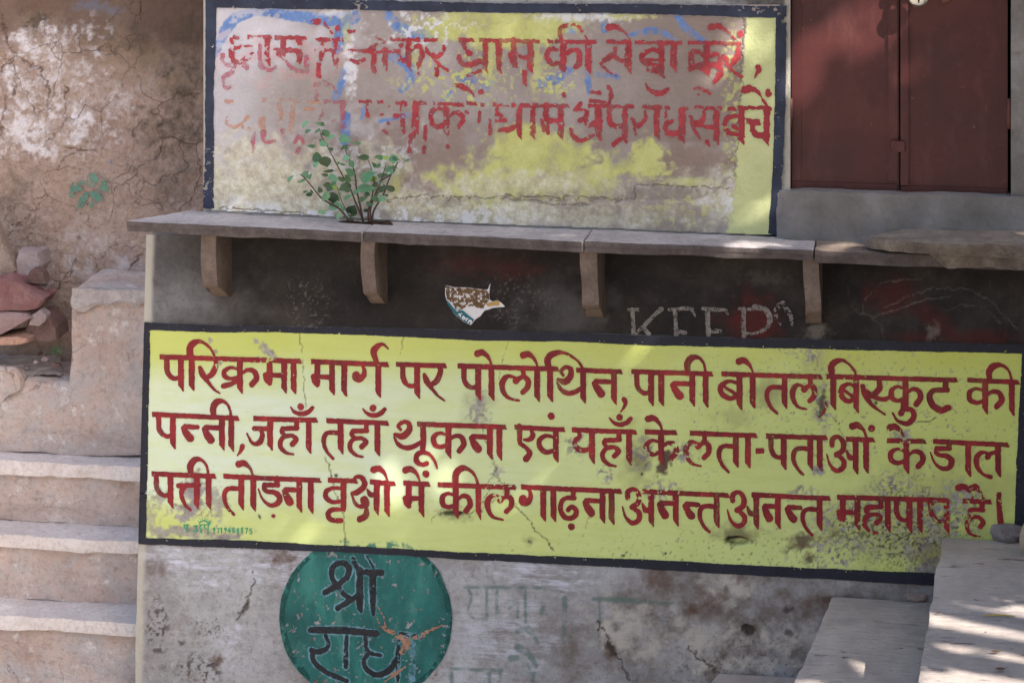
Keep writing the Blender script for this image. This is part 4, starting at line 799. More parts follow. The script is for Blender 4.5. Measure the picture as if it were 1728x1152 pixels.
cr = mx(0.8 * crackf(X, Y, [[(506, 562), (512, 620), (516, 690)]], 0.9, 2), 0.9 * crackf(X, Y, [[(551, 770), (560, 800), (566, 830), (578, 862), (580, 890), (584, 920)]], 1.1, 3), crackf(X, Y, [[(850, 815), (868, 850), (888, 870), (902, 895), (925, 912), (936, 930)]], 1.2, 3), 0.8 * crackf(X, Y, [[(812, 720), (824, 752), (838, 790), (826, 815), (818, 850)]], 1.1, 4), 0.7 * crackf(X, Y, [[(838, 800), (848, 830), (876, 850)]], 1.1, 4), 0.6 * crackf(X, Y, [[(682, 565), (676, 592), (674, 600)]], 0.8, 2), 0.6 * crackf(X, Y, [[(858, 578), (846, 610), (842, 640)]], 0.7, 2), 0.8 * crackf(X, Y, [[(725, 880), (745, 862), (790, 868), (815, 858), (838, 842)]], 1.0, 4), 0.7 * crackf(X, Y, [[(1395, 693), (1415, 712), (1425, 745), (1432, 775)]], 0.9, 3), crackf(X, Y, [[(1548, 712), (1570, 710), (1580, 704)]], 0.9, 1), 0.7 * crackf(X, Y, [[(1500, 934), (1535, 934)]], 0.9, 1), 0.6 * crackf(X, Y, [[(982, 905), (990, 885), (1000, 868)]], 0.8, 3), 0.8 * crackf(X, Y, [[(1400, 905), (1440, 898), (1480, 905), (1500, 900)]], 0.9, 3))
AN = {'flake': flk, 'brown': brn, 'dark': drk, 'crack': cr,
 'pale': ss(1150, 420, X + 160 * (N(120, 4, 371) - 0.5)) * ss(575, 680, Y + 40 * (N(60, 4, 372) - 0.5)) * (1 - 0.9 * ss(820, 880, Y + 30 * (N(50, 4, 373) - 0.5))),
 'deep': np.clip(ss(650, 575, Y + 30 * (N(50, 4, 374) - 0.5)) * 0.55 + 0.5 * ss(1250, 1700, X) + 0.4 * blob(X, Y, 300, 885, 80, 30, 0.8, 0.8, 375), 0, 0.9),
 'grime': np.clip(0.6 * blob(X, Y, 1300, 665, 26, 20, 0.9, 0.5, 381) + 0.5 * blob(X, Y, 1075, 775, 22, 40, 0.9, 0.6, 382) + 0.35 * blob(X, Y, 1240, 705, 24, 14, 0.9, 0.6, 383) + 0.5 * blob(X, Y, 1500, 900, 110, 50, 0.9, 0.7, 384) + 0.35 * blob(X, Y, 1600, 830, 100, 50, 0.9, 0.7, 385) + 0.4 * blob(X, Y, 808, 690, 22, 30, 0.9, 0.6, 386) + 0.3 * blob(X, Y, 1380, 640, 20, 40, 0.9, 0.6, 387), 0, 0.85),
 'green': 0.9 * ss(0.45, 0.6, N(9, 4, 391)) * mx(blob(X, Y, 635, 921, 60, 6, 0.5, 0.5, 392), blob(X, Y, 575, 914, 12, 3, 0.5, 0.5, 393))}
dn = -0.030 * blob(X, Y, 1243, 912, 17, 7, 0.5, 0.2, 351) + 0.007 * blob(X, Y, 1243, 899, 28, 8, 0.9, 0.3, 343) - 0.018 * blob(X, Y, 765, 866, 16, 3.5, 0.5, 0.2, 352) + 0.004 * blob(X, Y, 765, 861, 24, 4, 0.8, 0.3, 353) - 0.0016 * np.clip(flk + brn, 0, 1) - 0.006 * blob(X, Y, 1366, 943, 8, 8, 0.7, 0.4, 344)
hole_q = ~(inside[1:, :-1] & inside[1:, 1:] & inside[:-1, 1:] & inside[:-1, :-1])
grid_mesh('painted_panel', xs, ys, -0.004, MN, notice, np.minimum(dn, 0.001), AN, holes=hole_q)
Xb, Yb = xgrid(232, 1745, 536, 1000, 1.0)
wob = (fbm(Xb, Yb, 26, 4, 401) - 0.5) * 3 + (fbm(Xb, Yb, 5, 3, 402) - 0.5) * 1.4
do = np.minimum(np.minimum(Yb - top_out(Xb), bot_out(Xb) - Yb), np.minimum(Xb - left_out(Yb), right_out(Yb) - Xb)) + 0.5 * wob
di = np.minimum(np.minimum(Yb - top_in(Xb), bot_in(Xb) - Yb), np.minimum(Xb - left_in(Yb), right_in(Yb) - Xb)) + 0.5 * wob
Fb = np.minimum(np.minimum(do, -di), (fbm(Xb, Yb, 4, 4, 403) - 0.045) * 30)
r = fill(Fb, Xb, Yb, -0.0058); mesh_poly('border', r[0], r[1], MNAVY, notice)
def wear_low(X, Y):
    z = 0.0 + 0 * X
    for (cx, cy, rx, ry, k) in ((1085, 768, 22, 24, .42), (1150, 762, 26, 22, .40), (970, 750, 26, 22, .38), (838, 830, 22, 34, .4), (1520, 738, 16, 14, .5), (1450, 905, 60, 30, .42), (1600, 870, 60, 36, .42), (1075, 835, 22, 24, .34), (1385, 680, 14, 30, .42), (1378, 796, 12, 7, .45), (450, 600, 18, 14, .45), (1125, 820, 30, 14, .36), (1655, 840, 40, 20, .36), (1460, 640, 12, 10, .42), (372, 614, 12, 10, .4)):
        z = np.maximum(z, k * np.exp(-((X - cx) / rx) ** 2 - ((Y - cy) / ry) ** 2) + 0.01)
    return z
for i, wd in enumerate(WORDS):
    decal('lettering', wd, -0.0063, MRED, notice, 0.75, 0.5, grow=0.55, wear=(wear_low, 5, 26), seed=500 + i)
sg = Page(280, 860, 180 / 1728)
decal('signature', sg.conv([b((285,243,16),(375,238,16)), b((300,245,18),(305,290,18),(345,300,16)), b((345,242,20),(340,345,18)), b((285,190,14),(300,185,14)), b((375,340,20),(378,342,20)),
  b((450,265,20),(490,262,22),(480,300,20),(510,330,18),(470,355,16),(440,325,14)), b((540,245,14),(720,232,14)), b((570,250,18),(545,290,18),(580,320,18),(560,350,16),(590,375,14)), b((630,250,18),(625,285,18),(660,310,18)), b((685,240,20),(680,395,18)),
  b((545,215,18),(570,185,20),(620,175,20),(670,195,20),(690,225,16)), b((535,195,8),(515,170,8)), b((560,165,8),(545,130,8)), b((590,155,8),(590,120,8)), b((625,155,8),(640,125,8)), b((655,165,8),(685,140,8)), b((685,190,8),(740,165,8)), b((700,205,8),(750,200,8))]), -0.0061, MGRN, notice, 0.4, 0.2)
DIG = {'9': [[(28,30),(14,34),(8,18),(20,4),(32,14),(30,40),(14,88)]], '7': [[(4,8),(36,6),(26,40),(18,88)]], '1': [[(10,20),(22,6),(20,88)]], '4': [[(26,4),(4,58),(40,58)], [(30,30),(28,88)]], '0': [[(20,4),(6,26),(8,66),(22,86),(36,60),(34,24),(20,4)]], '8': [[(22,44),(8,28),(20,6),(34,20),(22,44),(6,66),(20,88),(36,70),(22,44)]], '5': [[(38,4),(10,6),(8,40),(30,40),(36,64),(24,86),(4,80)]]}
st = []
for ch, dx, dy in zip('9719408875', (755, 820, 875, 940, 1000, 1075, 1140, 1210, 1280, 1350), (285, 292, 285, 285, 285, 280, 290, 280, 290, 300)):
    for ln in DIG[ch]: st.append(b(*[(dx + u * 1.15, dy + v, 15) for u, v in ln]))
decal('signature', sg.conv(st), -0.0061, MGRN, notice, 0.4, 0.2)

# ------------------------------------------------------------------ upper notice (old, peeling)
old = empty('painted_notice', tuple(P(840, 200, 0)), 'peeling grey and yellow notice with worn red writing, above the stone ledge', 'sign')
xs = np.arange(357, 1316, 1.7); ys = np.arange(8, 397, 1.7)
X, Y = np.meshgrid(xs, ys); N = lambda sc, o=4, s=1: fbm(X, Y, sc, o, s)
br = lambda *p: ('b', [(q[0], q[1], q[2]) for q in p])
blu = ss(-1.5, 1.5, field([br((364,92,10),(378,55,18),(400,30,20),(430,20,16)), br((400,30,12),(440,20,14),(480,24,18),(520,30,20),(560,34,22),(595,30,26)), br((580,40,26),(570,80,20)), br((652,20,14),(668,40,20),(690,54,20),(722,60,16)), br((588,110,12),(578,135,14),(566,165,12)), br((660,95,14),(690,112,20),(690,140,16),(676,152,10)), br((775,130,16),(800,135,12)), br((915,140,18),(940,132,16),(960,118,14)), br((990,125,10),(995,155,10)), br((1010,126,8),(1040,130,10)), br((1060,60,6),(1105,52,12),(1140,66,6)), br((1142,26,10),(1160,50,12),(1185,68,10)), br((1017,28,12),(1020,50,12)), br((760,155,8),(748,170,8)), br((585,196,14),(582,240,14)), br((615,180,8),(612,200,8)), br((895,60,10),(905,80,12)), br((950,38,12),(965,50,12)), br((812,150,10),(830,138,10)), br((640,205,6),(700,192,7))], X, Y) + (N(6, 4, 411) - 0.5) * 3) * (0.35 + 0.65 * ss(0.25, 0.5, N(9, 5, 412) - 0.1 * ss(600, 680, X)))
fresh_edge = lcurve([(8, 1262), (60, 1259), (150, 1250), (250, 1244), (330, 1238), (400, 1225)])
fresh = ss(-2, 2, X - fresh_edge(Y) + (N(7, 4, 421) - 0.5) * 8)
yelb = mx(blob(X, Y, 850, 45, 125, 32, 0.25, 0.35, 431, 20), blob(X, Y, 745, 45, 22, 16, 0.5, 0.7, 432), 0.9 * blob(X, Y, 1055, 29, 44, 5, 0.4, 0.5, 433), blob(X, Y, 905, 262, 90, 40, 0.35, 0.5, 434, 18), blob(X, Y, 850, 310, 110, 34, 0.35, 0.5, 435, 20), blob(X, Y, 880, 232, 44, 22, 0.4, 0.5, 436, 12), blob(X, Y, 1095, 262, 26, 26, 0.35, 0.5, 437, 10), blob(X, Y, 1080, 285, 45, 14, 0.4, 0.6, 438), blob(X, Y, 1000, 300, 60, 30, 0.5, 0.7, 439, 16), 0.8 * blob(X, Y, 668, 310, 14, 34, 0.6, 0.6, 440), blob(X, Y, 760, 345, 110, 10, 0.5, 0.6, 441), 0.9 * blob(X, Y, 1160, 308, 40, 8, 0.5, 0.5, 442), 0.7 * blob(X, Y, 905, 105, 8, 50, 0.5, 0.8, 443), 0.7 * blob(X, Y, 830, 100, 12, 34, 0.6, 0.9, 444), 0.6 * blob(X, Y, 700, 95, 10, 24, 0.6, 0.9, 445), 0.6 * blob(X, Y, 585, 60, 6, 26, 0.6, 0.8, 446), specks(X, Y, 790, 130, 90, 40, 0.62, 6, 447), 0.9 * specks(X, Y, 1180, 355, 90, 26, 0.45, 9, 448), specks(X, Y, 930, 140, 30, 30, 0.6, 5, 449), 0.8 * specks(X, Y, 1235, 200, 12, 160, 0.5, 6, 450))
crm = mx(blob(X, Y, 455, 320, 150, 60, 0.4, 0.6, 461, 26), 0.9 * blob(X, Y, 430, 262, 70, 30, 0.6, 0.8, 462, 18), blob(X, Y, 620, 345, 200, 24, 0.5, 0.6, 463, 18), blob(X, Y, 900, 365, 260, 20, 0.5, 0.5, 464, 20), 0.8 * blob(X, Y, 900, 310, 120, 20, 0.7, 0.8, 465), blob(X, Y, 1250, 340, 90, 40, 0.6, 0.6, 466, 24), 0.75 * blob(X, Y, 640, 275, 40, 26, 0.6, 0.8, 467), 0.8 * specks(X, Y, 980, 340, 160, 30, 0.5, 14, 468))
AO = {'blue': blu, 'fresh': fresh, 'yellow': np.clip(yelb, 0, 1), 'cream': np.clip(crm, 0, 1) * 0.9,
 'lav': np.clip(0.75 * blob(X, Y, 440, 60, 100, 40, 0.9, 0.6, 471, 30) + 0.6 * ss(520, 380, X + 60 * (N(60, 4, 472) - 0.5)) + 0.5 * blob(X, Y, 620, 230, 80, 26, 0.9, 0.8, 473), 0, 0.85),
 'brownish': np.clip(0.85 * blob(X, Y, 660, 270, 130, 60, 0.7, 0.7, 474, 24) + 0.9 * blob(X, Y, 1180, 275, 90, 36, 0.6, 0.5, 475, 20) + 0.6 * ss(950, 1150, X + 80 * (N(70, 4, 476) - 0.5)) * (Y < 240) + 0.7 * blob(X, Y, 960, 275, 50, 40, 0.8, 0.8, 477), 0, 0.9),
 'white': mx(0.9 * blob(X, Y, 590, 110, 9, 40, 0.6, 0.9, 481, 6), 0.8 * blob(X, Y, 720, 50, 60, 22, 0.6, 1.0, 482, 8) * (N(8, 4, 483) > 0.55), 0.85 * ss(0.52, 0.62, N(9, 5, 484)) * ss(330, 360, Y) * ss(1000, 700, X), 0.8 * blob(X, Y, 985, 28, 60, 8, 0.6, 0.8, 485, 7), 0.7 * blob(X, Y, 560, 22, 26, 6, 0.6, 0.6, 486), 0.6 * blob(X, Y, 1255, 330, 60, 30, 0.9, 0.9, 487, 14) * ss(0.5, 0.6, N(10, 4, 488)), 0.6 * blob(X, Y, 620, 280, 60, 30, 0.9, 0.9, 489, 12) * ss(0.5, 0.6, N(8, 4, 490))),
 'grey': np.clip(mx(0.9 * blob(X, Y, 1120, 325, 60, 11, 0.5, 0.5, 491), 0.7 * blob(X, Y, 960, 335, 120, 8, 0.7, 0.7, 492), 0.8 * blob(X, Y, 1000, 355, 60, 10, 0.8, 0.7, 493), 0.7 * blob(X, Y, 760, 340, 50, 8, 0.7, 0.7, 494), 0.6 * blob(X, Y, 1120, 365, 80, 14, 0.8, 0.8, 495)), 0, 1),
 'pink': 0.25 * specks(X, Y, 480, 100, 130, 40, 0.55, 14, 496),
 'crack': mx(crackf(X, Y, [[(640, 338), (700, 332), (780, 336), (860, 332), (990, 336), (1070, 337)]], 1.2, 5), 0.9 * crackf(X, Y, [[(850, 336), (930, 343), (1010, 345)]], 1.3, 4), crackf(X, Y, [[(1070, 338), (1073, 310), (1150, 314), (1230, 318)]], 1.0, 3), 0.8 * crackf(X, Y, [[(1255, 20), (1252, 110), (1246, 230), (1240, 300)]], 0.9, 4), blob(X, Y, 1000, 336, 12, 2.4, 0.5, 0.5, 498), 0.8 * crackf(X, Y, [[(370, 352), (450, 356), (540, 364)]], 1.4, 3))}
_in = ss(-1, 2, Y - lcurve([(340, 13), (600, 17), (830, 22), (1060, 23), (1250, 29), (1340, 30)])(X)) * (X < lcurve([(0, 1312), (200, 1309), (330, 1304), (400, 1300)])(Y))
for k in ('yellow', 'cream', 'blue', 'brownish', 'white', 'lav'): AO[k] = AO[k] * (1 - fresh) * _in
AO['fresh'] = fresh * _in
AO['cream'] = np.maximum(AO['cream'], 0)
dsp = 0.0 * X + 0.0035 * ss(330, 342, Y + 6 * (N(60, 3, 499) - 0.5) - (X - 640) * 0.012) * ss(560, 700, X) + (N(40, 4, 497) - 0.5) * 0.002 + 0.0025 * blob(X, Y, 1130, 325, 70, 9, 0.3, 0.3, 491) - 0.0 * X
bl = lcurve([(357, 352), (700, 371), (1000, 382), (1316, 395)])
inside = (Y < bl(X) + 3)
hole_q = ~(inside[1:, :-1] & inside[1:, 1:] & inside[:-1, 1:] & inside[:-1, :-1])
hole_q |= ((X < 362) & (Y < 6))[:-1, :-1]
grid_mesh('painted_panel', xs, ys, -0.006, MON, old, np.clip(dsp, -0.003, 0.002), AO, holes=hole_q)
to = lcurve([(340, -4), (600, 0), (830, 6), (1060, 7), (1250, 10), (1340, 11)]); ti = lcurve([(340, 13), (600, 17), (830, 22), (1060, 23), (1250, 29), (1340, 30)])
lo = lcurve([(0, 347), (250, 346), (360, 342)]); li = lcurve([(0, 366), (60, 365), (130, 361), (350, 361)]); ri = lcurve([(0, 1310), (200, 1307), (330, 1301), (400, 1296)]); ro = lcurve([(0, 1328), (200, 1325), (320, 1319), (326, 1312), (400, 1311)])
Xb, Yb = xgrid(338, 1335, -8, 397, 1.0)
wob = (fbm(Xb, Yb, 20, 4, 601) - 0.5) * 4 + (fbm(Xb, Yb, 5, 3, 602) - 0.5) * 2
do = np.minimum(np.minimum(Yb - to(Xb), bl(Xb) - Yb), np.minimum(Xb - lo(Yb), ro(Yb) - Xb)) + 0.5 * wob
di = np.minimum(Yb - ti(Xb), np.minimum(Xb - li(Yb), ri(Yb) - Xb)) + 0.5 * wob
wz = 0.06 + 0.26 * (1 - ss(340, 420, Xb)) * ss(150, 330, Yb) + 0.35 * np.exp(-((Xb - 605) / 12) ** 2) * (Yb < 40) + 0.22 * np.exp(-((Xb - 1290) / 40) ** 2) * (Yb < 40)
Fb = np.minimum(np.minimum(do, -di), (fbm(Xb, Yb, 6, 5, 603) - wz) * 30)
r = fill(Fb, Xb, Yb, -0.0088); mesh_poly('border', r[0], r[1], MNAVW, old)
WK = {0: (MOLDR, lambda X, Y: 0.27 - 0.14 * ss(560, 900, X) + 0.10 * ss(140, 175, Y) * ss(800, 640, X)), 1: (MPINK, lambda X, Y: 0.24 + 0 * X), 2: (MORNG, lambda X, Y: 0.28 + 0 * X), 3: (MDKR, lambda X, Y: 0.2 - 0.2 * ss(1240, 1252, X))}
for i, (wd, kd) in enumerate(OLD):
    mt, wf = WK[kd]
    if i == 8: mt, wf = WK[3]
    decal('lettering', wd, -0.0092 - 0.0007 * (kd in (1, 2)), mt, old, 0.8, 1.5, wear=(wf, 8, 26), seed=650 + i)

# ------------------------------------------------------------------ green emblem under the lower notice
emb = empty('painted_emblem', tuple(P(617, 1040, 0)), 'round green painted emblem with two black words, under the yellow notice', 'emblem')
Xb, Yb = xgrid(462, 774, 925, 1200, 1.0)
rr = np.sqrt(((Xb - 617) / 146) ** 2 + ((Yb - 1042) / 143) ** 2)
cl = Yb - bot_out(Xb) + 2
wob = (fbm(Xb, Yb, 50, 3, 701) - 0.5) * 0.022
wr = (fbm(Xb, Yb, 7, 5, 703) - 0.16 - 0.5 * np.exp(-((Xb - 540) / 40) ** 2 - ((Yb - 1165) / 22) ** 2)) * 30
r = fill(np.minimum(np.minimum((1 - rr - wob) * 140, cl), wr), Xb, Yb, -0.0025); mesh_poly('disc', r[0], r[1], MEMB, emb)
r = fill(np.minimum(np.minimum(np.minimum((1 - rr - wob) * 140, (rr + wob + 0.03 * fbm(Xb, Yb, 40, 3, 705) - 0.955) * 140), cl), (fbm(Xb, Yb, 9, 4, 706) - 0.3) * 30), Xb, Yb, -0.0032); mesh_poly('rim', r[0], r[1], MEMBD, emb)
eq = Page(440, 910, 360 / 1714)
SRI = eq.conv([b((600,350,40),(570,290,44),(585,215,44),(650,185,40),(705,220,46),(700,290,46),(640,345,44),(570,395,50),(515,425,44)), b((620,370,30),(660,430,40),(715,470,40)), b((620,550,48),(690,505,46),(770,455,44)), b((795,240,50),(795,400,56),(795,520,54),(805,575,26)), b((740,150,30),(770,220,36),(790,260,40)), b((810,260,44),(970,265,48)), b((900,290,54),(900,480,48),(905,600,24)), b((850,130,14),(885,190,14),(910,240,14))])
RAD = eq.conv([b((405,725,50),(660,728,58),(930,755,52)), b((520,770,30),(545,830,32),(520,880,40),(450,900,44),(405,885,40)), b((410,890,34),(430,980,40),(520,1060,40),(690,1135,36)), b((690,780,30),(685,900,34),(683,1020,34)), b((840,790,30),(845,850,30),(870,905,34),(965,930,26)), b((870,905,34),(830,970,34),(850,1040,40),(930,1085,44),(1030,1050,50),(1095,950,40)), b((1110,800,26),(1100,940,36),(1100,1150,20)), b((1120,750,20),(1215,770,30),(1290,790,20))])
AAM = eq.conv([b((1215,790,60),(1215,1150,60))])
hw = lambda X, Y: 0.2 + 0 * X
ecl = lambda X, Y: Y - bot_out(X) - 1
decal('lettering_outline', SRI + RAD, -0.0038, MHALO, emb, 0.8, 1.0, grow=2.6, wear=(hw, 9, 26), seed=711, clip=ecl)
decal('lettering_outline', AAM, -0.0038, MHALO, emb, 0.8, 1.0, wear=(lambda X, Y: 0.36 + 0 * X, 9, 26), seed=713)
decal('lettering', SRI, -0.0045, MBLK, emb, 0.7, 0.8, wear=(lambda X, Y: 0.08 + 0 * X, 7, 26), seed=715, clip=ecl)
decal('lettering', RAD, -0.0045, MBLK, emb, 0.7, 0.8, wear=(lambda X, Y: 0.10 + 0.34 * ss(655, 690, X), 7, 26), seed=717)
chip = eq.conv([b((975,710,10),(1040,735,34),(1120,780,50),(1170,830,60),(1140,900,50)), b((1120,770,20),(1210,790,16),(1290,770,40),(1380,720,24),(1460,685,10)), b((930,600,5),(960,690,7),(1000,700,8)), b((945,540,5),(985,620,6),(1005,700,14)), b((1000,1140,20),(1060,1090,26),(1120,1050,24),(1160,1020,14)), b((1370,1120,16),(1410,1080,16))])
decal('chipped_plaster', chip, -0.0052, paint('exposed_plaster', (140,104,84), (176,136,118), 0.95, 26, (98,76,64), 0.6), emb, 0.7, 1.6, wear=(lambda X, Y: 0.3 + 0 * X, 5, 30), seed=719)
# ------------------------------------------------------------------ brown side wall behind the left stair
YS = 1.15
side = empty('side_wall', tuple(P(150, 300, YS)), 'cracked brown plaster wall with white patches and a small green stencilled flower, behind the stair', 'wall')
xs = np.concatenate([np.arange(-600, -10, 40), np.arange(-10, 372, 2.0)]); ys = np.concatenate([np.arange(-700, -8, 40), np.arange(-8, 520, 2.0), np.arange(520, 1500, 60)])
X, Y = np.meshgrid(xs, ys); N = lambda sc, o=4, s=1: fbm(X, Y, sc, o, s)
AS = {'top': 0.85 * ss(110, -10, Y + 60 * (N(50, 4, 801) - 0.5) - 0.12 * X) + 0.5 * ss(200, 330, X) * ss(160, 0, Y + 50 * (N(40, 4, 802) - 0.5)),
 'tan': mx(0.8 * blob(X, Y, 215, 75, 60, 50, 0.8, 0.8, 803, 24), 0.6 * blob(X, Y, 70, 15, 60, 20, 0.8, 0.6, 804), 0.6 * blob(X, Y, 300, 130, 40, 60, 0.9, 0.8, 805), 0.4 * blob(X, Y, 120, 30, 90, 20, 0.9, 0.8, 806)),
 'white': mx(blob(X, Y, 42, 75, 30, 20, 0.5, 0.8, 811, 12), blob(X, Y, 90, 70, 20, 26, 0.6, 1.0, 812, 10), blob(X, Y, 35, 135, 40, 22, 0.7, 1.2, 813, 9), blob(X, Y, 60, 185, 34, 20, 0.6, 1.1, 814, 10), blob(X, Y, 28, 215, 24, 24, 0.6, 1.0, 815, 10), 1.2 * blob(X, Y, 150, 215, 36, 28, 0.45, 0.7, 816, 14), 0.9 * blob(X, Y, 70, 228, 22, 12, 0.5, 0.8, 817), blob(X, Y, 55, 255, 50, 14, 0.6, 1.0, 818, 10), 0.7 * blob(X, Y, 130, 100, 30, 40, 0.8, 1.2, 819, 9), 0.6 * blob(X, Y, 185, 170, 40, 20, 0.9, 1.0, 820), 0.45 * blob(X, Y, 330, 345, 30, 16, 0.8, 0.8, 821), 0.4 * blob(X, Y, 120, 440, 90, 30, 1, 1, 822)),
 'mold': mx(0.9 * blob(X, Y, 320, 140, 40, 90, 0.9, 0.9, 831, 20), 0.8 * blob(X, Y, 285, 230, 40, 40, 0.9, 1.0, 832, 16), blob(X, Y, 60, 38, 20, 14, 0.8, 0.9, 833), 0.7 * blob(X, Y, 220, 65, 40, 18, 0.9, 0.9, 834), 0.6 * blob(X, Y, 300, 310, 40, 50, 0.9, 1.0, 835), 0.7 * blob(X, Y, 232, 182, 10, 6, 0.8, 0.8, 836), 0.8 * blob(X, Y, 133, 400, 5, 4, 0.6, 0.6, 837), 0.6 * blob(X, Y, 20, 330, 30, 60, 0.9, 1.0, 838)),
 'blue': mx(0.8 * blob(X, Y, 187, 273, 3, 5, 0.5, 0.6, 841), 0.35 * blob(X, Y, 190, 18, 14, 6, 0.8, 0.7, 842), 0.4 * blob(X, Y, 150, 10, 20, 8, 0.8, 0.8, 843)),
 'crack': mx(crackf(X, Y, [[(2, 25), (12, 75), (30, 98), (70, 118), (82, 150), (84, 185)]], 2.0, 5), crackf(X, Y, [[(28, 97), (12, 105), (4, 125)], [(22, 100), (26, 130), (20, 160)]], 1.6, 5), 0.9 * crackf(X, Y, [[(236, 0), (236, 40)]], 1.1, 4), crackf(X, Y, [[(113, 142), (110, 180), (108, 208), (88, 235), (70, 245)]], 1.2, 4), crackf(X, Y, [[(110, 246), (132, 256), (158, 252)]], 1.3, 4), crackf(X, Y, [[(0, 230), (6, 190), (12, 160)]], 2.0, 5), 0.9 * crackf(X, Y, [[(130, 260), (105, 268), (95, 285)]], 1.0, 4), 0.8 * crackf(X, Y, [[(240, 206), (226, 218), (224, 232)]], 1.0, 4), 0.8 * crackf(X, Y, [[(300, 168), (320, 160), (342, 158)]], 1.0, 4), crackf(X, Y, [[(130, 432), (118, 460), (96, 485), (85, 498)]], 1.3, 5), 0.9 * crackf(X, Y, [[(53, 395), (54, 410), (56, 425)]], 1.0, 3), crackf(X, Y, [[(158, 430), (164, 460), (168, 478)]], 1.2, 4), crackf(X, Y, [[(240, 428), (222, 445), (214, 462)]], 1.7, 4), 0.8 * crackf(X, Y, [[(85, 330), (60, 350), (45, 372), (20, 380)]], 1.0, 6), 0.8 * crackf(X, Y, [[(205, 400), (180, 420), (165, 440)]], 1.0, 5), 0.7 * crackf(X, Y, [[(90, 545), (100, 560), (102, 580)]], 1.2, 4), 0.6 * crackf(X, Y, [[(150, 340), (148, 375), (160, 390)]], 0.9, 5), 0.6 * crackf(X, Y, [[(210, 270), (235, 300), (230, 340)]], 0.9, 6))}
ds = (N(60, 5, 851) - 0.5) * 0.02 + (N(14, 4, 852) - 0.5) * 0.007 - 0.004 * AS['crack'] + 0.003 * AS['white']
AS['crack'] = AS['crack'] * (0.35 + 0.65 * N(14, 3, 855))
grid_mesh('plaster_face', xs, ys, YS, MS, side, ds, AS)
a, c = P(-600, 1500, YS), P(372, -700, YS)
rough_box('masonry_core', box8(a[0], c[0] + 0.2, YS + 0.03, YS + 0.4, a[2], c[2]), (1, 1, 1), 0, MCE, side, smooth=False)
fl = Page(0, 280, 1 / 2.4)
pet = fl.conv([b((285,112,8),(300,85,34),(322,92,20),(334,100,8)), b((355,62,10),(372,45,30),(386,65,30),(362,76,20)), b((385,75,20),(410,82,34),(440,100,12)), b((372,115,20),(392,125,34),(408,142,16)), b((320,170,8),(330,150,34),(345,120,24),(352,112,8)), b((320,62,10),(335,72,16),(342,75,8)), b((412,66,8),(432,60,16)), b((372,150,14),(370,165,12)), b((285,122,14),(295,120,16))])
decal('stencilled_flower', pet, YS - 0.018, MSTEN, side, 0.7, 1.6, wear=(lambda X, Y: 0.26 + 0 * X, 6, 30), seed=861)

# ------------------------------------------------------------------ left stair: stepped plaster block, risers and stone nosings
stair = empty('stone_staircase', tuple(P(120, 1152, 0.5)), 'pink plastered stair with three pale stone treads, left of the notices', 'staircase')
YF = 0.75
XR = float(P(318, 800, 0.0)[0]); XL = float(P(-500, 700, YF)[0])
zA = float(P(185, 490, YF)[2]); zB = float(P(60, 642, YF)[2]); zT1 = float(P(120, 784, 0.6)[2])
xm0 = float(P(113, 640, YF)[0]); xm1 = float(P(124, 486, YF)[0])
def wear_top(seed, amp=0.016):
    def fn(p, u, v, t):
        e = max(0.0, 1 - v * 6) * max(0, (t - 0.7) / 0.3)
        return Vector((p.x, p.y + e * (0.012 + amp * (0.5 + n3(p, 5, seed))), p.z - e * 0.014))
    return fn
rough_box('plaster_block', [(xm0 - 0.012, YF, zT1), (XR, YF, zT1), (XR, YS + .02, zT1), (xm0, YS + .02, zT1), (xm1 - .006, YF, zA), (XR, YF, zA), (XR, YS + .02, zA + 0.01), (xm1, YS + .02, zA + 0.01)], (26, 10, 34), 0.016, MST, stair, 21, 3.2, 0.007, bevel=0.005, fn=wear_top(3))
rough_box('cement_cap', [(xm1 - .008, YF - .012, zA - 0.085), (XR, YF - .012, zA - 0.055), (XR, YF + .02, zA - 0.055), (xm1, YF + .02, zA - 0.085), (xm1 - .002, YF - .006, zA + .004), (XR, YF - .006, zA + .004), (XR, YF + .03, zA + .006), (xm1, YF + .03, zA + .006)], (60, 4, 10), 0.008, stone('pale_cement_cap', (166,154,150), (186,176,174), (200,192,192), 7), stair, 23, 7, 0.005,
    fn=lambda p, u, v, t: p + Vector((0, 0.008 * (1 - v) * (t < .2), (1 - t) * (0.05 * n3((p.x, 0, 0), 7, 2) + 0.03 * n3((p.x, 0, 0), 21, 4)))))
rough_box('plaster_block', box8(XL, xm0 + 0.06, YF + 0.003, YS + .01, zT1, zB), (46, 14, 22), 0.016, MST, stair, 21, 3.2, 0.007, fn=wear_top(5, 0.03))
zT2 = float(P(120, 907, 0.45)[2]); zT3 = float(P(120, 1045, 0.26)[2])
def tread(z, th, yf, yb, seed):
    return rough_box('tread', box8(XL, XR + 0.02, yf, yb, z - th, z), (70, 8, 4), 0.007, MNOSE, stair, seed, 6, 0.005, bevel=0.006,
        fn=lambda p, u, v, t: p + Vector((0, max(0, 1 - v * 7) * (0.016 * (n3(p, 9, seed) + .4) + 0.02 * max(0, n3(p, 16, seed + 2) - .25)), (-0.012 * max(0, -n3(p, 7, seed + 3)) if t < .5 and v < .3 else 0))))
t1, t2, t3 = 0.060, 0.056, 0.056
def riser(y, z0, z1, seed): rough_box('riser', box8(XL, XR + 0.015, y, y + 0.5, z0, z1), (60, 2, 12), 0.012, MST, stair, seed, 4, 0.006)
tread(zT1, t1, 0.605, YF + 0.2, 31); riser(0.65, zT2 + 0.001, zT1 - t1 - 0.001, 33)
tread(zT2, t2, 0.44, 0.8, 35); riser(0.485, zT3 + 0.001, zT2 - t2 - 0.001, 37)
tread(zT3, t3, 0.25, 0.6, 39); riser(0.295, zT3 - 0.36, zT3 - t3 - 0.001, 41)
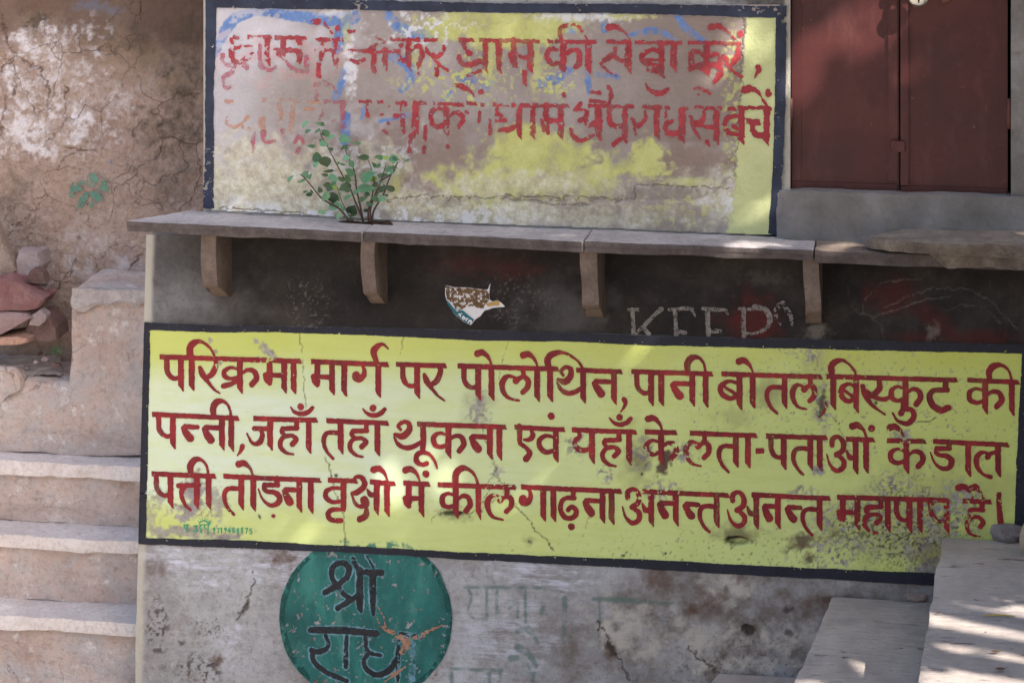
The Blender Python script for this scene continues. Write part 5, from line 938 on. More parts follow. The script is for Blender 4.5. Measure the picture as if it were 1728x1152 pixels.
tread(zT3 - 0.361, t3, 0.06, 0.5, 43); riser(0.1, 0.0, zT3 - 0.361 - t3 - .001, 45)

# ------------------------------------------------------------------ rubble on the stair shelf
def slab_stone(name, out, yf, depth, mat, label, seed, cat='stone', group='rubble stones stacked on the stair shelf', drop=0.0, amp=0.009, skew=(0, 0)):
    """irregular broken stone: outline (photo px) on its front plane, extruded back in rings"""
    rnd = random.Random(seed); pts = []
    for i in range(len(out)):
        a, c = np.array(out[i], float), np.array(out[(i + 1) % len(out)], float)
        for t in np.linspace(0, 1, 5, endpoint=False): pts.append(a + (c - a) * t)
    W3 = P([p[0] for p in pts], [p[1] for p in pts], yf); ctr = W3.mean(0)
    bm = bmesh.new(); rings = []
    for k, (s, d) in enumerate(((0.0, 0.006), (0.5, 0.003), (0.93, 0.004), (1.0, 0.02), (1.0, depth * 0.55), (0.94, depth), (0.0, depth))):
        ring = []
        for q in W3:
            p = Vector(ctr + (q - ctr) * max(s, 0.001)); p.y = yf + d; p.x += skew[0] * d; p.z += skew[1] * d
            p += Vector((n3(p, 9, seed), n3(p, 9, seed + 3) * 0.8, n3(p, 9, seed + 6))) * amp * (1 if s > 0.1 else 0.3)
            p += Vector((n3(p, 31, seed), n3(p, 31, seed + 4), n3(p, 31, seed + 8))) * 0.0045
            ring.append(bm.verts.new(p))
        rings.append(ring)
    m = len(W3)
    for i in range(len(rings) - 1):
        for k in range(m):
            bm.faces.new((rings[i][k], rings[i][(k + 1) % m], rings[i + 1][(k + 1) % m], rings[i + 1][k]))
    bmesh.ops.remove_doubles(bm, verts=bm.verts, dist=0.0006)
    bmesh.ops.recalc_face_normals(bm, faces=bm.faces)
    o = bm_obj(name, bm, mat); tag(o, label, cat, group); return o
PINK = stone('pink_sandstone', (144,98,98), (168,122,121), (188,150,148), 9, True)
PALE = stone('pale_pink_sandstone', (184,150,150), (200,170,170), (212,190,192), 9, True)
BRN = stone('brown_rubble', (104,82,78), (124,100,96), (144,120,116), 9)
GRY = stone('grey_pink_rubble', (150,132,132), (170,152,152), (188,174,176), 9)
slab_stone('rubble_stone', [(-60,486),(0,470),(22,478),(50,494),(73,506),(62,522),(20,526),(-60,529)], 0.80, 0.22, PINK, 'large flat pink sandstone slab, the reddest of the stacked rubble', 1)
slab_stone('rubble_stone', [(-60,536),(10,527),(40,530),(52,538),(30,552),(0,566),(-60,575)], 0.79, 0.24, PALE, 'pale pink broken slab under the red slab of the rubble', 2)
slab_stone('rubble_stone', [(47,574),(40,558),(52,540),(66,526),(80,530),(95,552),(97,574),(70,577)], 0.86, 0.16, BRN, 'dark brown blocky stone at the right foot of the rubble', 3)
slab_stone('rubble_stone', [(46,548),(52,532),(66,524),(78,532),(76,540),(62,551)], 0.82, 0.06, GRY, 'small lilac grey stone wedged on the dark brown block', 4)
slab_stone('rubble_stone', [(25,440),(30,424),(66,426),(68,450),(58,478),(26,474)], 0.97, 0.14, GRY, 'pale grey block at the top of the rubble', 5)
slab_stone('rubble_stone', [(42,478),(48,458),(58,452),(70,460),(76,479)], 0.88, 0.08, BRN, 'small brown stone with a rounded top, in front of the pale grey block', 6)
slab_stone('rubble_stone', [(-60,440),(-20,360),(0,400),(8,418),(25,458),(20,471),(8,466),(-10,482),(-60,486)], 0.95, 0.10, stone('tan_rubble', (140,122,112), (158,140,130), (176,160,150), 9), 'tan slab leaning upright against the brown wall', 7)
slab_stone('rubble_stone', [(-60,574),(0,571),(30,568),(48,572),(46,580),(0,583),(-60,585)], 0.78, 0.22, stone('orange_rubble', (176,134,116), (194,154,136), (206,174,160), 9), 'thin orange stone flake lying lowest in the rubble', 8)
slab_stone('rubble_stone', [(20,492),(26,480),(60,481),(79,484),(76,496),(66,500),(30,499)], 0.93, 0.12, GRY, 'flat grey stone between the red slab and the pale grey block', 9)
slab_stone('rubble_stone', [(-60,640),(0,618),(22,624),(35,638),(33,654),(15,666),(8,678),(-60,690)], 0.735, 0.10, MST, 'plastered stone at the shelf edge, lowest and nearest of the rubble', 10, amp=0.02)
for k, (cx, cy) in enumerate([(58,612),(74,606),(92,618),(44,622),(84,628),(66,597)]):
    r_ = 4 + (k * 37 % 5)
    slab_stone('stone_chip', [(cx - r_, cy + 2), (cx - r_ * .4, cy - r_ * .7), (cx + r_ * .6, cy - r_ * .5), (cx + r_, cy + 1), (cx + r_ * .3, cy + 3)], 0.80 + 0.03 * k, 0.03, [GRY, PALE, BRN][k % 3], 'small loose chip of stone scattered on the stair shelf', 80 + k, group='stone chips scattered on the stair shelf', amp=0.003)
rough_box('soil_debris', [tuple(P(-200, 640, 0.82)), tuple(P(106, 634, 0.82)), tuple(P(100, 600, 1.1)), tuple(P(-200, 600, 1.1)), (P(-200, 640, 0.82)[0], 0.84, zB + 0.010), (P(100, 634, 0.82)[0], 0.90, zB + 0.004), (P(96, 600, 1.1)[0], 1.1, zB + 0.03), (P(-200, 600, 1.1)[0], 1.1, zB + 0.03)], (60, 20, 2), 0.012, stone('pale_rubble_dust', (166,152,144), (186,174,168), (204,194,190), 9), stair, 47, 9, 0.01)
def leaf_shape(bm, c, ln, wd, ang, tilt, roll, tone, lay, cup=0.15, heart=True):
    """one leaf blade, a folded oval of 2 x 7 faces"""
    M3 = (Vector((math.cos(ang), 0, math.sin(ang))), Vector((-math.sin(ang), 0, math.cos(ang))))
    ux, uy = M3; un = ux.cross(uy)
    uy2 = uy * math.cos(roll) + un * math.sin(roll); un2 = -uy * math.sin(roll) + un * math.cos(roll)
    ux2 = ux * math.cos(tilt) + un2 * math.sin(tilt); un3 = -ux * math.sin(tilt) + un2 * math.cos(tilt)
    prof = [(0, 0.02), (0.06, 0.55), (0.2, 0.92), (0.4, 1.0), (0.6, 0.82), (0.8, 0.45), (0.92, 0.16), (1.0, 0.01)] if heart else [(0, .02), (.25, .8), (.5, 1.0), (.75, .7), (1, .02)]
    L_, R_, C_ = [], [], []
    for s, wv in prof:
        base = c + ux2 * ((s - 0.5) * ln) - un3 * (cup * ln * (s - 0.4) ** 2)
        C_.append(bm.verts.new(base)); e = un3 * (wd * wv * 0.12)
        L_.append(bm.verts.new(base + uy2 * (wd * wv / 2) + e)); R_.append(bm.verts.new(base - uy2 * (wd * wv / 2) + e))
    for v in L_ + R_ + C_: v[lay] = tone
    for i in range(len(prof) - 1):
        for A_, B_ in ((L_, C_), (C_, R_)):
            f = bm.faces.new((A_[i], B_[i], B_[i + 1], A_[i + 1])); f.smooth = True
wd_ = empty('weed', tuple(P(98, 592, 0.86)), 'tiny green weed growing on the stair shelf at the foot of the rubble', 'weed')
bm = bmesh.new(); lay = bm.verts.layers.float.new('tone')
for k in range(16):
    c = Vector(P(98 + random.uniform(-10, 8), 592 + random.uniform(-6, 5), 0.85 + random.uniform(0, 0.05)))
    leaf_shape(bm, c, random.uniform(.014, .03), .009, random.uniform(0.2, 2.9), 0.3, random.uniform(-.6, .6), random.uniform(.1, .5), lay)
bm_obj('foliage', bm, MLEAF, wd_)

# ------------------------------------------------------------------ stone ledge: four slabs and a thick broken one on top
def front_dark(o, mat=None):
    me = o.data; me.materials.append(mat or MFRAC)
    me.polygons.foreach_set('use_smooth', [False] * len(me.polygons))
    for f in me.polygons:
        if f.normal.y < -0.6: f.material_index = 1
def ledge(px0, px1, py0, py1, th, label, seed, left_cut=None, mat=MSAND):
    yf = -0.262; A3, B3 = P(px0, py0, yf), P(px1, py1, yf)
    x0, x1 = A3[0], B3[0]; bx0 = x0 if left_cut is None else left_cut
    c8 = [(x0, yf, A3[2] - th), (x1, yf, B3[2] - th), (x1, 0.03, B3[2] - th), (bx0, 0.03, A3[2] - th), (x0, yf, A3[2]), (x1, yf, B3[2]), (x1, 0.03, B3[2]), (bx0, 0.03, A3[2])]
    nx = max(30, int((x1 - x0) / 0.012))
    def fn(p, u, v, t):
        f = max(0.0, 1 - v * 5)
        p = p + Vector((0, f * (0.008 * n3(p, 3, seed) + 0.006 * n3(p, 13, seed + 1) + .004 * (t < .5)), 0))
        if t < 0.5: p.z -= f * 0.006 * n3(p, 5, seed + 4)
        return p
    o = rough_box('ledge_slab', c8, (nx, 20, 5), 0.0025, mat, None, seed, 5, 0.002, bevel=0.002, fn=fn)
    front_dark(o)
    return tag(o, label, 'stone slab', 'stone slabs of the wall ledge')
cutx = float(P(316, 351, 0.0)[0])
L1 = ledge(213, 611, 373, 392, 0.043, 'leftmost ledge slab with a broken corner, the sapling rooted behind its right end', 51, cutx)
L2 = ledge(613.5, 984, 391.5, 407.5, 0.043, 'ledge slab above the torn sticker, between the second and third brackets', 52)
L3 = ledge(986, 1372, 407, 423, 0.044, 'ledge slab above the white KEEP graffito, with flecks of sun on it', 53)
L4 = ledge(1374, 2300, 423, 459, 0.046, 'ledge slab under the thick broken slab, right of the fourth bracket', 54, None, stone('brown_ledge_stone', (128,112,104), (148,132,122), (164,148,138), 6, True))
# soil filled gap behind the slab where the sapling grows
zl = float(P(612, 392, -0.262)[2])
sa, sb = P(545, 373, -0.10), P(668, 378, -0.10)
rough_box('soil_gap', [(sa[0], -0.085, zl - .02), (sb[0], -0.085, zl - .02), (sb[0] - .01, -0.03, zl - .02), (sa[0] + .03, -0.03, zl - .02), (sa[0] + .02, -0.075, zl + .004), (sb[0] - .02, -0.075, zl + .003), (sb[0] - .04, -0.04, zl + .006), (sa[0] + .06, -0.04, zl + .006)], (30, 8, 2), 0.006, MSOIL, L1, 57, 14, 0.004)
# thick broken slab
MTHICK2 = stone('crumbled_face', (122,108,99), (150,136,124), (190,176,160), 10, True)
yf = -0.34
pts_top = [(1456, 407), (1500, 397), (1600, 400), (1728, 412)]
A3 = P(1458, 398, yf); B3 = P(2300, 436, yf); zt2 = float(P(1650, 412, yf)[2])
def thick_fn(p, u, v, t):
    tip = max(0.0, 1 - u / 0.13)
    f = max(0.0, 1 - v * 4)
    z = p.z
    if t < 0.5: z += 0.056 * max(0, min(1, (0.165 - u) / 0.035)) * (0.6 + 0.4 * f)
    y = p.y + tip ** 2 * 0.16 * (1 - v) + f * (0.02 * n3(p, 4, 3) + 0.014 * n3(p, 13, 5)) + (f * 0.016 if t < .5 else 0)
    return Vector((p.x, y, z - (tip ** 2) * 0.008))
rough_box('thick_slab', [(A3[0], yf, zt2 - .098), (B3[0], yf, zt2 - .098), (B3[0], -0.035, zt2 - .09), (A3[0] + .12, -0.035, zt2 - .06), (A3[0], yf, zt2 - .004), (B3[0], yf, zt2), (B3[0], -0.035, zt2 + .004), (A3[0] + .12, -0.035, zt2)], (150, 18, 9), 0.007, MTHICK, None, 61, 5, 0.005, bevel=0.006, fn=thick_fn)
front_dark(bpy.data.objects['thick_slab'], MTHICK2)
tag(bpy.data.objects['thick_slab'], 'thick broken stone slab with a crumbled left tip, lying on the ledge below the door', 'stone slab')

# ------------------------------------------------------------------ stone steps at lower right
steps = empty('stone_steps', tuple(P(1500, 1152, -0.4)), 'broad grey slate steps against the wall under the right end of the yellow notice', 'steps')
z1 = float(P(1590, 905, 0)[2]); z2 = float(P(1405, 1005, 0)[2]); z3 = float(P(1212, 1133, 0)[2]); z0 = z1 + 0.27
def ext(pa, pb, z, y):
    A3, B3 = PZ(pa[0], pa[1], z), PZ(pb[0], pb[1], z); t = (y - A3[1]) / (B3[1] - A3[1]); return A3[0] + (B3[0] - A3[0]) * t
def step(pa, pb, z, xr, seed, yfar=-2.6):
    xb, xf = ext(pa, pb, z, -0.0), ext(pa, pb, z, yfar); th = 0.075
    rough_box('tread', [(xf, yfar, z - th), (xr, yfar, z - th), (xr, -0.012, z - th), (xb, -0.012, z - th), (xf, yfar, z), (xr, yfar, z), (xr, -0.012, z), (xb, -0.012, z)], (34, 130, 3), 0.003, MSL, steps, seed, 3, 0.0012, bevel=0.003,
        fn=lambda p, u, v, t: p + Vector((max(0, 1 - u * 14) * (0.007 * n3(p, 5, seed) + 0.004 * n3(p, 19, seed)), 0, 0)))
    rough_box('riser', [(xf + .03, yfar + .03, 0), (xr, yfar + .03, 0), (xr, -0.02, 0), (xb + .03, -0.02, 0), (xf + .03, yfar + .03, z - th - .001), (xr, yfar + .03, z - th - .001), (xr, -0.02, z - th - .001), (xb + .03, -0.02, z - th - .001)], (6, 20, 6), 0.006, MCE, steps, seed + 1, 4)
    return xb
xb1 = step((1590, 905), (1547, 1152), z1, float(P(1958, 900, 0)[0]), 71)
step((1405, 1005), (1340, 1152), z2, float(P(1640, 1005, 0)[0]), 73)
step((1212, 1133), (1196, 1152), z3, float(P(1440, 1133, 0)[0]), 75)
xh = float(P(1960, 870, 0)[0])
rough_box('riser', box8(xh, xh + 2.2, -2.5, -0.02, 0, z0 - 0.05), (4, 10, 4), 0.004, MCE, steps, 78, 4)
rough_box('tread', box8(xh - .03, xh + 2.2, -2.55, -0.012, z0 - 0.049, z0), (20, 60, 2), 0.005, MSL, steps, 79, 4, 0.002)
def lump(name, cx, cy, z, rx, ry, rz, mat, label, seed, group=None, back=0.0):
    c = PZ(cx, cy, z); bm = bmesh.new(); bmesh.ops.create_icosphere(bm, subdivisions=4, radius=1)
    for v in bm.verts:
        p = v.co; q = 1.0 / max(abs(p.x) * .9, abs(p.y) * .9, abs(p.z), 0.55 * (abs(p.x) + abs(p.y) + abs(p.z)) * 0.95)
        d = p * (0.45 * q + 0.5); d += Vector((n3(p, 1.5, seed), n3(p, 1.5, seed + 3), n3(p, 1.5, seed + 5))) * 0.22 + p * 0.06 * n3(p, 5, seed)
        v.co = Vector((c[0] + d.x * rx, c[1] + d.y * ry, z + rz * 0.9 + d.z * rz))
    o = bm_obj(name, bm, mat); return tag(o, label, 'stone', group)
RED_ST = M('red_daubed_rock', 0.9, 0.2)
_c = RED_ST.ramp(RED_ST.noise(9, 8, 0.7), [(0.3, S(116,108,108)), (0.7, S(150,142,144))])
_c = RED_ST.mix(RED_ST.ramp(RED_ST.noise(5, 6, 0.7, off=3.4), [(0.54, 0.0), (0.6, 0.85)]), _c, S(120,48,52))
RED_ST = RED_ST.done(_c, RED_ST.noise(18, 8, 0.7), 0.6, 0.02)
lump('loose_stone', 1699, 914, z1 - .006, 0.064, 0.05, 0.040, RED_ST, 'squarish grey stone daubed with red paint, on the top step against the notice', 5)
lump('loose_stone', 1547, 1013, z2 - .006, 0.050, 0.04, 0.020, stone('peach_rock', (150,128,118), (172,150,140), (186,168,160), 10), 'small peach coloured pebble at the wall on the second step', 8)
lump('loose_stone', 1737, 938, z1 - .004, 0.034, 0.05, 0.07, stone('tan_rock', (170,150,130), (190,172,154), (204,190,176), 8), 'tall tan stone cut by the right edge of the picture, on the top step', 11)
def straw(name, pts, z, r0, mat, label, cat, group=None):
    bm = bmesh.new(); W3 = [Vector(PZ(x, y, z)) + Vector((0, 0, r0 + dz)) for x, y, dz in pts]
    tube_bm(bm, W3, [r0 * (0.7 if i in (0, len(pts) - 1) else 1) for i in range(len(pts))], 6)
    return tag(bm_obj(name, bm, mat), label, cat, group)
straw('straw', [(1659, 1042, 0.004), (1680, 1041, 0.006), (1697, 1041, 0.004), (1713, 1043, 0.005)], z1, 0.0035, simple('yellow_straw', (196,170,90), 0.6), 'yellow straw lying on the sunlit top step', 'straw')
def dry_leaf(cx, cy, z, ln, ang, label, seed):
    bm = bmesh.new(); lay = bm.verts.layers.float.new('tone')
    leaf_shape(bm, Vector((0, 0, 0)), ln, ln * 0.4, 0.0, 0.1, 0.25, 0.2, lay, 0.5)
    for v in bm.verts:
        x, y, zz = v.co; v.co = Vector((x * math.cos(ang) - zz * math.sin(ang), x * math.sin(ang) + zz * math.cos(ang), abs(y) * .8 + 0.004))
    c = PZ(cx, cy, z)
    for v in bm.verts: v.co += Vector(c) + Vector((0, 0, 0.004))
    return tag(bm_obj('dry_leaf', bm, MDRY), label, 'leaf', 'dry leaves fallen on the steps')
MDRY = simple('dry_leaf_brown', (112,84,66), 0.8)
for k, (cx, cy, ln, an, lb) in enumerate([(1681, 1103, .045, .2, 'brown dry leaf on the top step, below the yellow straw'), (1689, 1132, .05, .4, 'brown dry leaf nearest the bottom of the picture on the top step'), (1663, 1070, .016, 1.2, 'dark speck of leaf just below the yellow straw'), (1583, 1037, .02, .5, 'small dark leaf crumb at the left edge of the top step')]):
    dry_leaf(cx, cy, z1, ln, an, lb, k)

# ------------------------------------------------------------------ padlock on the door
pc = P(1549.5, -5, -0.03)
lock = empty('padlock', tuple(pc), 'round silver padlock hanging on the maroon double door', 'padlock')
bm = bmesh.new(); prof = [(0.0, 0.016), (0.030, 0.016), (0.036, 0.013), (0.040, 0.007), (0.041, 0.0), (0.040, -0.007), (0.036, -0.013), (0.0, -0.016)]
rings = []
for r_, y_ in prof:
    rings.append([bm.verts.new(Vector(pc) + Vector((max(r_, .0005) * math.cos(k * math.pi / 20), -y_, max(r_, .0005) * math.sin(k * math.pi / 20)))) for k in range(40)])
for i in range(len(rings) - 1):
    for k in range(40):
        f = bm.faces.new((rings[i][k], rings[i + 1][k], rings[i + 1][(k + 1) % 40], rings[i][(k + 1) % 40])); f.smooth = True
bmesh.ops.recalc_face_normals(bm, faces=bm.faces); bm_obj('lock_body', bm, MSTEEL, lock)
bm = bmesh.new(); pts = [Vector(pc) + Vector((0.022 * math.cos(t), 0.0, 0.036 + 0.045 * math.sin(t))) for t in np.linspace(-0.1, math.pi + .1, 16)]
tube_bm(bm, pts, [0.006] * 16, 10); bm_obj('shackle', bm, MSTEEL, lock)
bm = bmesh.new(); kq = Vector(pc) + Vector((0.002, -0.0168, -0.014))
vs_ = [bm.verts.new(kq + Vector((0.004 * math.cos(t), 0, 0.005 * math.sin(t) + 0.003))) for t in np.linspace(-.6, math.pi + .6, 12)] + [bm.verts.new(kq + Vector((-0.0025, 0, -0.010))), bm.verts.new(kq + Vector((0.0025, 0, -0.010)))]
bm.faces.new(vs_); bm_obj('keyhole', bm, MDARKIN, lock)
# round knob cover beside it on the right leaf
kc = P(1596, -2, 0.05); bm = bmesh.new(); bmesh.ops.create_uvsphere(bm, u_segments=24, v_segments=12, radius=0.021)
for v in bm.verts: v.co = Vector((v.co.x, v.co.y * 0.35, v.co.z)) + Vector(kc)
for f in bm.faces: f.smooth = True
bm_obj('rivet_plate', bm, MIRON, lfR)

# ------------------------------------------------------------------ torn sticker
stk = empty('torn_sticker', tuple(P(798, 508, 0)), 'torn white and brown sticker with a teal band, on the dark wall under the ledge', 'sticker')
sp = Page(730, 460, 150 / 1728)
decal('torn_paper', sp.conv([('g', [(240,240),(430,285),(700,290),(1060,335),(1080,300),(1122,215),(1108,330),(1100,430),(1115,520),(1160,560),(1270,535),(1340,590),(1405,650),(1390,668),(1200,680),(1010,740),(930,840),(830,910),(745,1022),(600,955),(420,800),(290,600),(245,440)])]), -0.005, MPAPER, stk, 0.35, 0.25, seed=901)
decal('brown_backing', sp.conv([('g', [(245,250),(430,290),(700,300),(1050,345),(1095,430),(1110,530),(1020,620),(990,680),(870,700),(760,640),(600,690),(480,760),(380,600),(275,500)])]), -0.0066, MTORN, stk, 0.35, 1.0, wear=(lambda X, Y: 0.34 + 0 * X, 4, 30), seed=903)
decal('teal_band', sp.conv([('g', [(262,520),(330,590),(470,760),(530,735),(590,735),(700,830),(805,915),(745,1020),(600,950),(425,800),(290,610)])]), -0.0082, MTEAL, stk, 0.35, 0.2, seed=905)
decal('ochre_tip', sp.conv([('g', [(1020,610),(1160,565),(1270,538),(1300,560),(1295,640),(1180,640),(1080,660)])]), -0.0082, MOCHRE, stk, 0.35, 0.3, seed=907)
decal('band_lettering', sp.conv([b((520,800,26),(545,850,26)), b((500,815,18),(570,795,18)), b((580,890,26),(600,850,26),(630,890,26),(600,905,22)), b((650,935,24),(665,890,24),(690,895,18)), b((690,975,24),(720,930,28),(755,950,26),(735,1000,26))]), -0.0096, MPAPER, stk, 0.35, 0.2, seed=909)

# ------------------------------------------------------------------ sapling rooted in the ledge
sapl = empty('sapling', tuple(P(622, 376, -0.06)), 'leafy green sapling sprouting from the ledge in front of the peeling notice', 'sapling')
qz = Page(480, 190, 220 / 1267)
def dpt(zx, zy, y): return Vector(P(*qz.pt(zx, zy), y))
STM = [[(770,1075),(745,1000),(690,870),(640,740),(570,620),(470,430),(420,330)], [(765,1060),(735,900),(700,740),(680,570),(620,440),(590,350)], [(850,1075),(870,950),(960,800),(1020,640),(1100,480)], [(845,1070),(835,950),(870,820),(940,660),(985,510)], [(820,1070),(815,960),(850,820),(875,690)], [(640,1070),(540,940),(420,870),(350,820),(210,650),(150,600)], [(680,1070),(610,970),(560,870),(510,720)], [(940,660),(1050,590),(1105,480)], [(640,740),(600,650),(590,600)], [(420,330),(360,230),(340,150)], [(590,350),(600,320),(650,320)], [(875,690),(850,560),(810,450)]]
SY = [-0.10, -0.05, -0.09, -0.13, -0.04, -0.15, -0.08, -0.13, -0.10, -0.12, -0.07, -0.05]
for i, (ln, yy) in enumerate(zip(STM, SY)):
    bm = bmesh.new(); n = len(ln)
    y0 = -0.06 if i < 7 else yy
    pts = [dpt(x, z, y0 + (yy - y0) * (k / (n - 1))) for k, (x, z) in enumerate(ln)]
    c = crom([tuple(p) for p in pts], 4); r0 = 0.0052 if i < 6 else 0.0032
    tube_bm(bm, [Vector(q) for q in c], [r0 * (1 - 0.62 * k / (len(c) - 1)) for k in range(len(c))], 6); bm_obj('stem', bm, MSTEM, sapl)
TN = {'l': .85, 'm': .66, 'd': .32, 'dd': .08, 'y': 1.0}  # own leaf colour, with sky sheen painted into the light tones
LV = [(205,110,95,45,-45,'l'),(340,105,85,48,0,'l'),(372,115,50,40,40,'d'),(230,180,72,36,-15,'m'),(395,190,95,75,20,'m'),(455,235,90,42,-15,'l'),(590,262,125,75,15,'m'),(700,295,90,38,-5,'l'),(385,305,90,55,5,'m'),(260,325,84,38,5,'m'),(325,440,110,95,20,'d'),(402,480,112,125,80,'dd'),(310,500,80,50,-60,'l'),(60,640,95,36,-40,'l'),(160,665,94,30,-15,'l'),(250,620,64,42,-60,'m'),(235,797,78,42,-20,'d'),(205,768,48,20,-20,'d'),(425,570,112,34,-10,'d'),(390,605,76,34,0,'d'),(475,640,104,62,30,'m'),(410,705,74,58,0,'d'),(345,750,62,52,60,'d'),(480,700,94,64,-60,'m'),(492,728,52,40,60,'y'),(560,735,84,62,-20,'l'),(600,730,95,105,80,'d'),(395,820,105,62,-55,'l'),(470,830,115,125,90,'dd'),(495,910,135,72,-25,'l'),(662,942,95,115,-60,'dd'),(635,572,105,84,20,'m'),(762,435,125,58,-8,'d'),(915,430,95,62,-20,'l'),(980,438,62,46,0,'y'),(1070,450,112,62,15,'m'),(815,622,155,100,-45,'m'),(860,650,84,46,-30,'y'),(800,738,185,72,-10,'m'),(960,610,114,42,-5,'d'),(765,838,104,46,-20,'d'),(802,790,54,58,70,'dd'),(1022,735,104,60,20,'dd'),(950,738,86,62,-30,'dd'),(880,830,66,80,-70,'d'),(800,950,64,36,0,'dd'),(1180,465,64,26,-15,'l'),(370,970,84,36,15,'m'),(530,1002,84,42,-50,'l'),(590,1015,64,26,0,'d'),(650,1000,74,26,0,'d'),(1030,545,84,46,-10,'m'),(905,520,70,40,-40,'m'),(700,770,70,40,-20,'m'),(620,820,90,40,-15,'m'),(540,640,60,40,20,'d'),(440,740,66,56,10,'d'),(880,700,60,50,-20,'d'),(560,500,70,26,10,'l')]
rnd = random.Random(3)
for ln in STM:
    q = crom([(x, z, 0) for x, z in ln], 6)[:, :2]
    for t in range(6 if len(ln) > 4 else 3):
        x, z = q[int(len(q) * rnd.uniform(.35, .97))]; s_ = rnd.uniform(38, 82)
        LV.append((x + rnd.uniform(-40, 40), z + rnd.uniform(-30, 30), s_, s_ * rnd.uniform(.45, .7), rnd.uniform(-60, 60), rnd.choice('dmmld')))
for k, (x, z, ln, wdt, an, tn) in enumerate(LV):
    bm = bmesh.new(); lay = bm.verts.layers.float.new('tone')
    y = -0.09 + rnd.uniform(-0.07, 0.05); px_m = 10.0 * (220 / 1267) / F
    up = {'l': -0.75, 'm': -0.55, 'd': -0.15, 'dd': 0.1, 'y': -0.3}[tn]
    leaf_shape(bm, dpt(x, z, y), ln * px_m * 1.06, wdt * px_m * (1.06 / max(.5, math.cos(up))), math.radians(-an) + (math.pi if rnd.random() < .45 else 0), rnd.uniform(-.3, .3), up * (1), TN[tn] + rnd.uniform(-.06, .06), lay)
    bm_obj('leaf', bm, MLEAF, sapl)

# ------------------------------------------------------------------ the tree in front of the house (out of frame): its crown throws the dappled shade
def lit_wall(px, py):
    """0..1: how much sun reaches this place of the wall in the photograph"""
    def e(cx, cy, rx, ry, a=0.0, k=1.0):
        c_, s_ = math.cos(a), math.sin(a); dx = (px - cx) * c_ + (py - cy) * s_; dy = -(px - cx) * s_ + (py - cy) * c_
        d = math.sqrt((dx / rx) ** 2 + (dy / ry) ** 2); return k * max(0.0, min(1.0, 2.6 - d * 1.5)) if d < 1.75 else 0.0
    return max(e(1415, 45, 90, 32, -0.72), e(1380, 105, 80, 22, -0.72), e(1495, 18, 76, 40, -0.6), e(1590, 75, 70, 20, -0.72, .9), e(1370, 300, 34, 16, -0.6, .8), e(1285, 60, 34, 34, -0.7, .9), e(1225, 95, 50, 20, -0.8, .9), e(1290, 170, 24, 14, -0.8, .6),
               e(1265, 345, 46, 24, -0.3, .95), e(700, 800, 56, 30, 0.0, 1.0), e(655, 830, 34, 24, 0, .8), e(690, 895, 110, 16, -0.75, .75), e(830, 880, 70, 20, -0.9, .75), e(850, 90, 14, 44, 0.1, .8), e(560, 905, 90, 14, -0.2, .5), e(905, 815, 40, 18, -.6, .5))
def lit_flat(px, py):
    def e(cx, cy, rx, ry, k=1.0):
        d = math.hypot((px - cx) / (rx + 12), (py - cy) / (ry + 7)); return k if d < 1.0 else max(0, k * (1.5 - d) * 2)
    return max(e(1660, 1037, 120, 10), e(1600, 1052, 70, 9), e(1705, 1078, 60, 15), e(1650, 1122, 90, 11, .9), e(1680, 1152, 150, 15), e(1385, 1150, 40, 10), e(1620, 1098, 60, 7, .8))
def lit_ledge(px, py):
    def e(cx, cy, rx, ry, k=1.0):
        d = math.hypot((px - cx) / rx, (py - cy) / ry); return k if d < 1.0 else max(0, k * (1.5 - d) * 2)
    return max(e(1275, 412, 55, 7), e(1420, 412, 45, 7), e(960, 395, 30, 5, .7), e(1560, 398, 70, 6, .8), e(1715, 412, 30, 8))
TREE_X, TREE_Y = 6.3, -4.4
tree = empty('shade_tree', (TREE_X, TREE_Y, 0), 'broad leafy tree standing out of frame to the right, shading the wall', 'tree')
rnd = random.Random(11)
verts, faces, tones = [], [], []
zlg = float(P(1300, 416, -0.262)[2])
def add_leaf(c, size):
    u = Vector((rnd.gauss(0, 1), rnd.gauss(0, 1), rnd.gauss(0, .5))).normalized(); n_ = Vector((rnd.gauss(0, .7), rnd.gauss(0, .7), 1)).normalized(); v = n_.cross(u)
    if v.length < .1: return
    v.normalize(); u = v.cross(n_); i = len(verts); ln, wdh = size, size * 0.62
    for (a_, b_) in ((-.5, 0), (-.15, .5), (.2, .42), (.5, 0), (.2, -.42), (-.15, -.5)): verts.append(tuple(c + u * (a_ * ln) + v * (b_ * wdh)))
    faces.append((i, i + 1, i + 2, i + 3, i + 4, i + 5)); tones.extend([rnd.random()] * 6)
Sv = Vector(SUN)
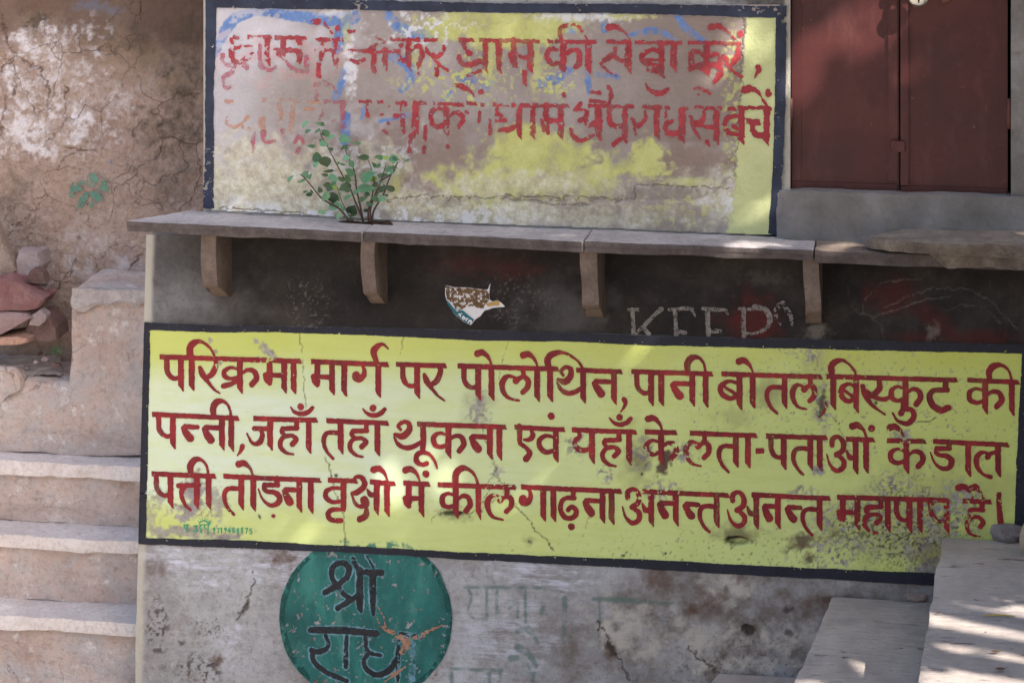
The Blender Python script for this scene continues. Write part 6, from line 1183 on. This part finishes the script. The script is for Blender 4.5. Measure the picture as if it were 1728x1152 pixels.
def try_leaf(c, size, thin=True):
    q = np.array(c)
    if (q - CAM) @ FV > 0.3:                      # the crown hangs outside the picture
        qx, qy = proj(q)
        if -120 < qx < 1860 and qy > -110: return 0
    wx, wy = proj(np.array(c - Sv * (c.y / Sv.y)))
    if thin and rnd.random() > (1.0 if wx > 420 else 0.86 + 0.14 * max(0, (wx + 100) / 520)): return 0
    if rnd.random() < lit_wall(float(wx), float(wy)) * 1.02: return 0  # leaves left out along these sun paths, shaping the light patches
    for zz, fn_, ylo in ((z1, lit_flat, -2.4), (z2, lit_flat, -2.4), (zlg, lit_ledge, -0.5)):
        h = c - Sv * ((c.z - zz) / Sv.z)
        if ylo < h.y < 0.02:
            hx, hy = proj(np.array(h))
            if (zz == z2 and hx > 1480) or (zz == z1 and hx < 1540): continue
            if rnd.random() < fn_(float(hx), float(hy)): return 0
    add_leaf(c, size); return 1
kept = 0
for n_try in range(100000):
    if kept >= 25000: break
    px, py = rnd.uniform(-260, 2250), rnd.uniform(-420, 1560)
    base = Vector(P(px, py, 0)); base.y = -rnd.uniform(0, 0.6) if py < 900 or px < 1100 else -rnd.uniform(0, 2.6)
    kept += try_leaf(base + Sv * rnd.uniform(5.4, 8.6), rnd.uniform(0.09, 0.15))
low = 0
for n_try in range(60000):                        # unseen foliage added low at right to darken that side of the wall
    if low >= 20000: break
    low += try_leaf(Vector((rnd.uniform(1.7, 6.0), rnd.uniform(-7.5, -0.9), rnd.uniform(0.9, 5.5))), rnd.uniform(0.12, 0.18), False)
me = bpy.data.meshes.new('crown'); me.from_pydata(verts, [], faces); me.update()
at = me.attributes.new('tone', 'FLOAT', 'POINT'); at.data.foreach_set('value', tones)
link('crown', me, MTREE, tree)
bm = bmesh.new()
tube_bm(bm, [Vector((TREE_X, TREE_Y, -.2)), Vector((TREE_X + .1, TREE_Y, 1.2)), Vector((TREE_X - .1, TREE_Y + .1, 2.8)), Vector((TREE_X - .3, TREE_Y, 4.4))], [.34, .26, .22, .17], 14)
bm_obj('trunk', bm, MBARK, tree)
for k, (ex, ey, ez) in enumerate(((2.2, -3.3, 6.4), (4.2, -3.0, 7.2), (6.8, -3.4, 8.2), (3.2, -4.6, 7.6), (7.4, -5.2, 7.4), (1.4, -4.3, 7.0))):
    bm = bmesh.new(); s_ = Vector((TREE_X - .25, TREE_Y, 4.1)); e_ = Vector((ex, ey, ez)); m_ = s_.lerp(e_, .5) + Vector((0, 0, .25))
    c = crom([tuple(s_), tuple(m_), tuple(e_)], 6); tube_bm(bm, [Vector(q) for q in c], [.12 * (1 - .8 * i / (len(c) - 1)) for i in range(len(c))], 8); bm_obj('limb', bm, MBARK, tree)
print('tree leaves', kept, low, 'objects', len(bpy.data.objects))
